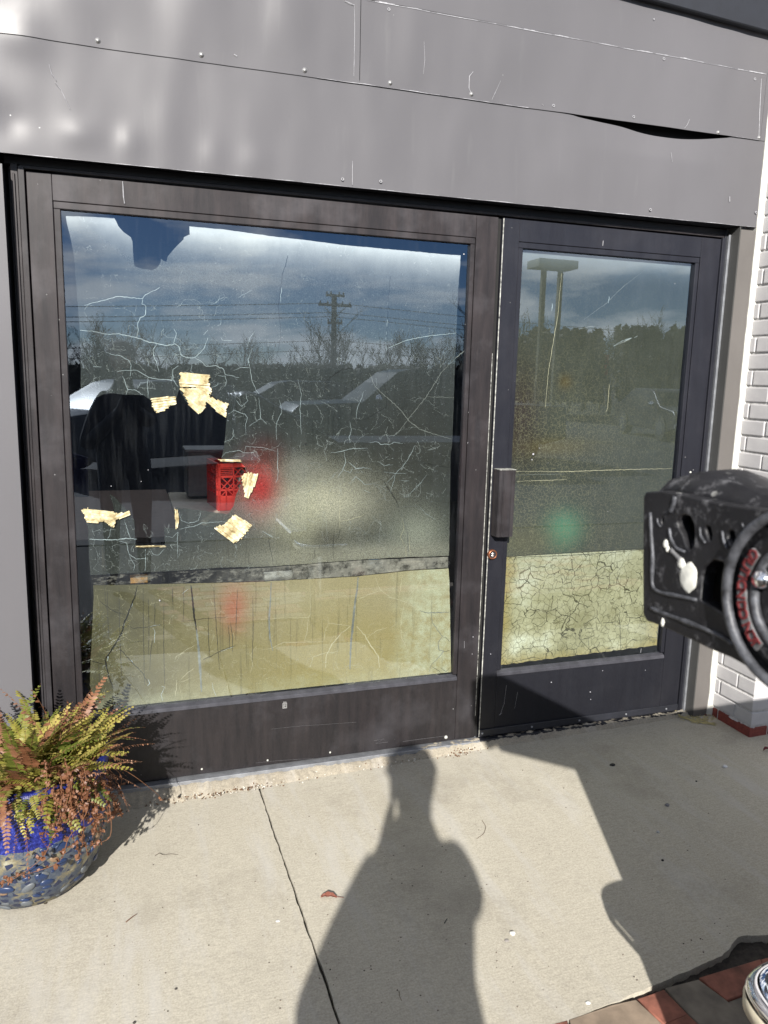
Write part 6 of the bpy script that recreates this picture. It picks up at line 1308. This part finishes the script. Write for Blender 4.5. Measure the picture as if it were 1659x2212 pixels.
po.data.transform(Matrix.Translation((0, 0, 0))); po.rotation_euler = (R(-9.9), 0, R(-18.5)); po.location = CAM - fw*.02 + rt*.018
tag(po, 'black phone held up level in both hands of the standing person', 'phone')
ln = MB().lathe([(0, .004), (.006, .004), (.0065, 0)], n=14, axis='y'); 

# =================================================================== WHAT THE GLASS MIRRORS: the lot, trees, pole and vehicles behind the camera
def vpos(u, v, Y):
    p = hit(u, v, 1, Y); return Vector((p.x, -Y, p.z))
GZ = -.075
bark = simple('bark_grey', (.05, .042, .036), .9, 0, .3, 3); bark2 = simple('bark_dark', (.045, .04, .035), .9, 0, .3, 3)
def bare_tree(seed, h):
    rnd = random.Random(seed); m = MB(); cnt = [0]
    def br_(p, d, l_, r_, lv):
        q = [p]; dd = d.copy()
        for k in range(3):
            dd = (dd+Vector((rnd.gauss(0, .13), rnd.gauss(0, .13), .05))).normalized(); q.append(q[-1]+dd*l_/3)
        m.tube(q, [r_*(1-.18*k) for k in range(4)], 5 if lv < 2 else 3, False); cnt[0] += 1
        if lv >= 5 or cnt[0] > 900: return
        for k in range(rnd.choice((2, 3, 3)) if lv < 4 else 3):
            t = rnd.choice((1, 2, 3, 3)); nd = (dd+Vector((rnd.gauss(0, .55), rnd.gauss(0, .55), rnd.uniform(-.05, .45)))).normalized()
            br_(q[t], nd, l_*rnd.uniform(.62, .85), max(.014, r_*.6), lv+1)
    br_(Vector((0, 0, -.1)), Vector((0, 0, 1)), h*.30, h*.019, 0)
    return m.mesh('branches')
tv = [bare_tree(100+i, 8.5) for i in range(5)]
for t in tv: t.materials.append(bark)
rnd = random.Random(77); k = 0
sides = ['far left', 'left', 'middle', 'right', 'far right']
for i in range(92):
    Y = rnd.uniform(30, 52); u = rnd.uniform(60, 1560); p = vpos(u, 850, Y); top = 688+rnd.uniform(-35, 45)+(30 if 480 < u < 640 else 0)
    hh = vpos(u, top, Y).z-GZ; o = bpy.data.objects.new('bare_tree', tv[i % 5]); COL.objects.link(o); o.location = (p.x, p.y, GZ); o.rotation_euler.z = rnd.uniform(0, 6.28); s_ = hh/7.3*rnd.uniform(.8, 1.1); o.scale = (s_*1.0, s_*1.0, s_)
    tag(o, 'bare winter tree across the parking lot, mirrored in the glass', 'tree', 'bare trees across the parking lot')
def scrub(name, u0, u1, vtop, Y, n, col, label, seed, dz=.8):
    rnd = random.Random(seed); m = MB(); v = []; f = []
    for i in range(n):
        u = rnd.uniform(u0, u1); tb = vtop+(850-vtop)*.45*abs(fbm(u*.012, seed)); pp = vpos(u, tb+(850-tb)*rnd.random()**1.4*1.1, Y+rnd.uniform(-2, 2)); z = max(GZ, pp.z)
        s_ = rnd.uniform(.10, .34); a = Vector((rnd.gauss(0, 1), rnd.gauss(0, 1), rnd.gauss(0, 1))).normalized(); b = a.orthogonal().normalized(); q = Vector((pp.x, pp.y, z)); k = len(v)
        v += [tuple(q-a*s_), tuple(q+b*s_*.6), tuple(q+a*s_), tuple(q-b*s_*.6)]; f.append((k, k+1, k+2, k+3))
    me = bpy.data.meshes.new(name); me.from_pydata(v, [], f); o = link(name, me, simple(name+'_leaf'+str(seed), col, .8)); return tag(o, label, 'undergrowth', kind='stuff')
scrub('undergrowth', 40, 1000, 792, 32, 11000, (.075, .07, .05), 'dark winter undergrowth below the bare trees', 1)
scrub('undergrowth', 1100, 1300, 716, 30, 9000, (.12, .10, .05), 'dense scrub beyond the lot, mirrored in the right door', 2)
scrub('undergrowth', 1330, 1560, 705, 46, 5000, (.08, .085, .065), 'taller scrub behind the low shop building', 3)
# utility pole with cross arms and wires
Y = 30; p = vpos(720, 850, Y); ptop = vpos(718, 636, Y).z-GZ; up_ = empty('utility_pole', (p.x, p.y, GZ), 'wooden utility pole with two cross arms mirrored in the wide glass', 'utility pole')
wood = simple('pole_wood', (.035, .03, .026), .9); MB().tube([(0, 0, 0), (0, 0, ptop)], [.15, .11], 10).build('pole', wood, up_)
for z, w_ in ((vpos(720, 660, Y).z-GZ, .72), (vpos(720, 639, Y).z-GZ, .40), (vpos(718, 698, Y).z-GZ, .32)):
    g = MB(); g.box(-w_, w_, .11, .19, z-.05, z+.05); g.build('cross_arm', wood, up_)
    for s in (-.9, -.45, .45, .9): MB().lathe([(.03, 0), (.04, .05), (.02, .12), (0, .13)], n=8).build('insulator', wood, up_, loc=(s*w_, .15, z+.05))
for s in (-1, 1): g = MB(); zz = vpos(720, 662, Y).z-GZ; g.tube([(s*.45, .10, zz-.05), (0, .10, zz-.5)], .02, 5).build('brace', wood, up_)
wm = simple('wire_black', (.01, .01, .01), .6)
for z, dy in ((ptop-.35, 0), (ptop-.75, .2), (ptop-.9, -.2), (ptop-1.9, 0), (ptop-2.3, .1)):
    q = []
    for i in range(-20, 21):
        x = i*2.2; q.append((p.x+x, p.y+dy+abs(x)*.05, GZ+z-.9*math.sin(math.pi*min(1, abs(x)/44))+x*.01))
    tag(MB().tube(q, .012, 4).build('overhead_wire', wm), 'thin overhead wire running past the utility pole', 'wire', 'overhead wires along the road')
# two-post sign mirrored in the right door
Y = 17; a = vpos(1177, 580, Y); b = vpos(1213, 580, Y); sg = empty('post_sign', (a.x, a.y, GZ), 'olive two post sign frame with a deep top box mirrored in the right door', 'sign')
olive = simple('olive_paint', (.12, .115, .06), .7); zt_ = a.z-GZ
for x in (0, b.x-a.x): g = MB(); g.box(x-.06, x+.06, -.06, .06, 0, zt_); g.build('post', olive, sg)
g = MB(); g.box(-.35, (b.x-a.x)+.35, -.35, .35, zt_, zt_+.22); g.build('top_box', olive, sg, .01)
Y = 34; a = vpos(1298, 850, Y); zt_ = vpos(1298, 766, Y).z; rs_ = empty('banner_sign', (a.x, a.y, GZ), 'red and white upright sign beyond the lot in the right door reflection', 'sign')
g = MB(); g.box(-.3, .35, -.04, .04, vpos(1298, 812, Y).z-GZ, zt_-GZ); g.build('board', simple('sign_red', (.35, .03, .03), .6), rs_); g = MB(); g.box(-.45, -.302, -.03, .03, vpos(1298, 800, Y).z-GZ, vpos(1298, 775, Y).z-GZ); g.build('white_board', simple('sign_white', (.6, .6, .6), .6), rs_); MB().tube([(0, 0, 0), (0, 0, zt_-GZ)], .05, 8).build('post', olive, rs_)
Y = 16; a = vpos(923, 850, Y); rs_ = empty('roadside_sign', (a.x, a.y, GZ), 'small yellow and red roadside sign mirrored in the wide glass', 'sign')
zz = lambda v: vpos(923, v, Y).z-GZ
MB().tube([(0, 0, 0), (0, 0, zz(826))], .03, 8).build('post', bark2, rs_)
for v0, v1, x0, x1, c in ((825, 814, -.06, .08, (.55, .5, .03)), (833, 827, -.07, .09, (.5, .45, .04)), (846, 834, .02, .10, (.5, .05, .03)), (850, 835, -.09, -.02, (.5, .47, .1))):
    g = MB(); g.box(x0, x1, .032, .05, zz(v0), zz(v1)); g.build('panel', simple('sign_p%d' % v0, c, .5), rs_)
# low shop building far right
Y = 48; a = vpos(1370, 850, Y); b = vpos(1480, 850, Y); w_ = b.x-a.x+8; zt_ = vpos(1400, 768, Y).z-GZ
bl = empty('low_building', (a.x, a.y, GZ), 'low dark shop with a white roof band mirrored at the right of the narrow door', 'building')
g = MB(); g.box(0, w_, -6, 0, 0, zt_-.3); g.build('wall', simple('shop_wall', (.05, .05, .055), .8), bl); g = MB(); g.box(-.3, w_+.3, -6.3, .3, zt_-.3, zt_); g.build('roof', simple('roof_band', (.55, .55, .52), .6), bl)
for i, x in enumerate((1.4, 3.0, 5.0, 7.2)): g = MB(); g.box(x, x+.8, .001, .05, zt_*.45, zt_*.75); g.build('window', simple('shop_window', (.35, .37, .4), .3), bl)

def car(name, label, cat, loc, rz, col, kind='pickup', sc=1):
    t = empty(name, loc, label, cat, None, rz); paint = simple(name+'_paint', col, .3, .0, .05, 3); glass = simple(name+'_glass', (.02, .025, .03), .45, 0); tyre = MAT['black']
    if kind == 'pickup': body_ = [(-2.75, .45), (-2.75, .95), (-2.6, 1.08), (-1.45, 1.14), (-.75, 1.70), (-.5, 1.76), (.55, 1.76), (.75, 1.68), (.95, 1.15), (2.65, 1.12), (2.7, .5), (2.2, .38), (-2.3, .38)]; win = [(-1.28, 1.18), (-.70, 1.64), (-.48, 1.69), (.52, 1.69), (.68, 1.62), (.80, 1.18)]; wx = (-1.85, 1.75); hw = .95
    else: body_ = [(-2.3, .4), (-2.35, .72), (-2.15, .88), (-1.25, .98), (-.55, 1.40), (-.25, 1.46), (.85, 1.46), (1.1, 1.40), (1.75, 1.02), (2.25, .96), (2.3, .45), (1.9, .3), (-1.95, .3)]; win = [(-1.05, .99), (-.48, 1.36), (-.22, 1.41), (.82, 1.41), (1.02, 1.36), (1.5, 1.0)]; wx = (-1.45, 1.4); hw = .88
    for q_ in (paint, glass): q_.node_tree.nodes['Principled BSDF'].inputs['Specular IOR Level'].default_value = .12
    m = MB(); n = len(body_)
    for y, k in ((-hw, 0), (-hw*.98, 1), (hw*.98, 1), (hw, 0)):
        for x, z in body_:
            zz_ = z; xx = x
            yy = y*(1-.16*max(0, z-1.05)/.6)
            if k == 0: xx = x*.985; zz_ = z-(.02 if z > .6 else -.02)
            m.v.append((xx, yy, zz_))
    for j in range(3):
        for i in range(n): m.f.append((j*n+i, j*n+(i+1) % n, (j+1)*n+(i+1) % n, (j+1)*n+i))
    m.f.append(tuple(range(n))); m.f.append(tuple(range(4*n-1, 3*n-1, -1))); m.build('body', paint, t, .03, 2, True)
    for s in (-1, 1):
        g = MB(); y_ = s*(hw*(1-.16*.35/.6)+.012); g.prism(win, y_-.004, y_+.004); g.v = [(x, y*(1-.055*(z-1.1)/.5), z) for x, y, z in g.v]; g.build('side_window', glass, t)
        for x in wx:
            MB().lathe([(0, -.12), (.20, -.12), (.34, -.11), (.36, 0), (.34, .11), (.20, .12), (0, .12)], (0, 0, 0), 28, 'y').build('wheel', tyre, t, loc=(x, s*(hw-.08), .36))
            MB().lathe([(0, .005), (.2, .0)], n=18, axis='y').build('hubcap', GREYRUB, t, loc=(x, s*(hw+.045), .36))
        g = MB(); g.box(body_[0][0]-.01, body_[0][0]+.12, s*hw*.95-.16*(s > 0), s*hw*.95+.16*(s < 0), .72, .90); g.build('headlight', chrome, t, .02)
        g = MB().lathe([(0, .07), (.07, .05), (.09, 0), (.07, -.04), (0, -.05)], n=14, axis='x'); g.build('mirror', chrome, t, loc=(win[0][0]+.1, s*(hw+.12), win[0][1]+.03), smooth=True)
    g = MB(); g.box(body_[0][0]-.03, body_[0][0]+.02, -hw*.7, hw*.7, .55, .92)
    g.build('grille', simple(name+'_grille', (.1, .1, .1), .4), t)
    for i in range(5): g = MB(); g.box(body_[0][0]-.05, body_[0][0]-.028, -hw*.68, hw*.68, .58+.07*i, .60+.07*i); g.build('grille_bar', chrome, t)
    g = MB(); g.box(body_[0][0]-.08, body_[0][0]+.05, -hw, hw, .38, .54); g.build('bumper', chrome, t, .03)
    ws = MB(); i0 = 3; a_, b_ = body_[3], body_[4]; q = lambda x, z, y: (x-.012, y, z+.012)
    ws.quad_box([q(a_[0]+.08, a_[1]+.04, -hw*.88), q(b_[0], b_[1]-.02, -hw*.80), q(b_[0], b_[1]-.02, hw*.80), q(a_[0]+.08, a_[1]+.04, hw*.88), (a_[0]+.08, -hw*.88, a_[1]+.03), (b_[0]+.01, -hw*.80, b_[1]-.03), (b_[0]+.01, hw*.80, b_[1]-.03), (a_[0]+.08, hw*.88, a_[1]+.03)]); ws.build('windscreen', glass, t)
    return t
p = vpos(800, 850, 11.5); car('pickup_truck', 'dark pickup truck parked side on, mirrored in the middle of the wide glass', 'truck', (p.x+1.1, p.y, GZ), .05, (.05, .055, .05))
p = vpos(640, 850, 16); car('parked_car', 'dark car behind the pickup truck, only its roof line mirrored', 'car', (p.x, p.y, GZ), .05, (.035, .03, .035), 'car')
p = vpos(330, 870, 10.5); car('parked_car', 'silver car mirrored inside the torn hole at the left', 'car', (p.x+.4, p.y, GZ), math.pi-.5, (.10, .105, .115), 'car')
p = vpos(1462, 880, 15); car('parked_car', 'silver grilled car at the far right of the door reflection', 'car', (p.x+1.25, p.y-1.8, GZ), math.pi/2+math.pi+.25, (.05, .05, .055), 'car')
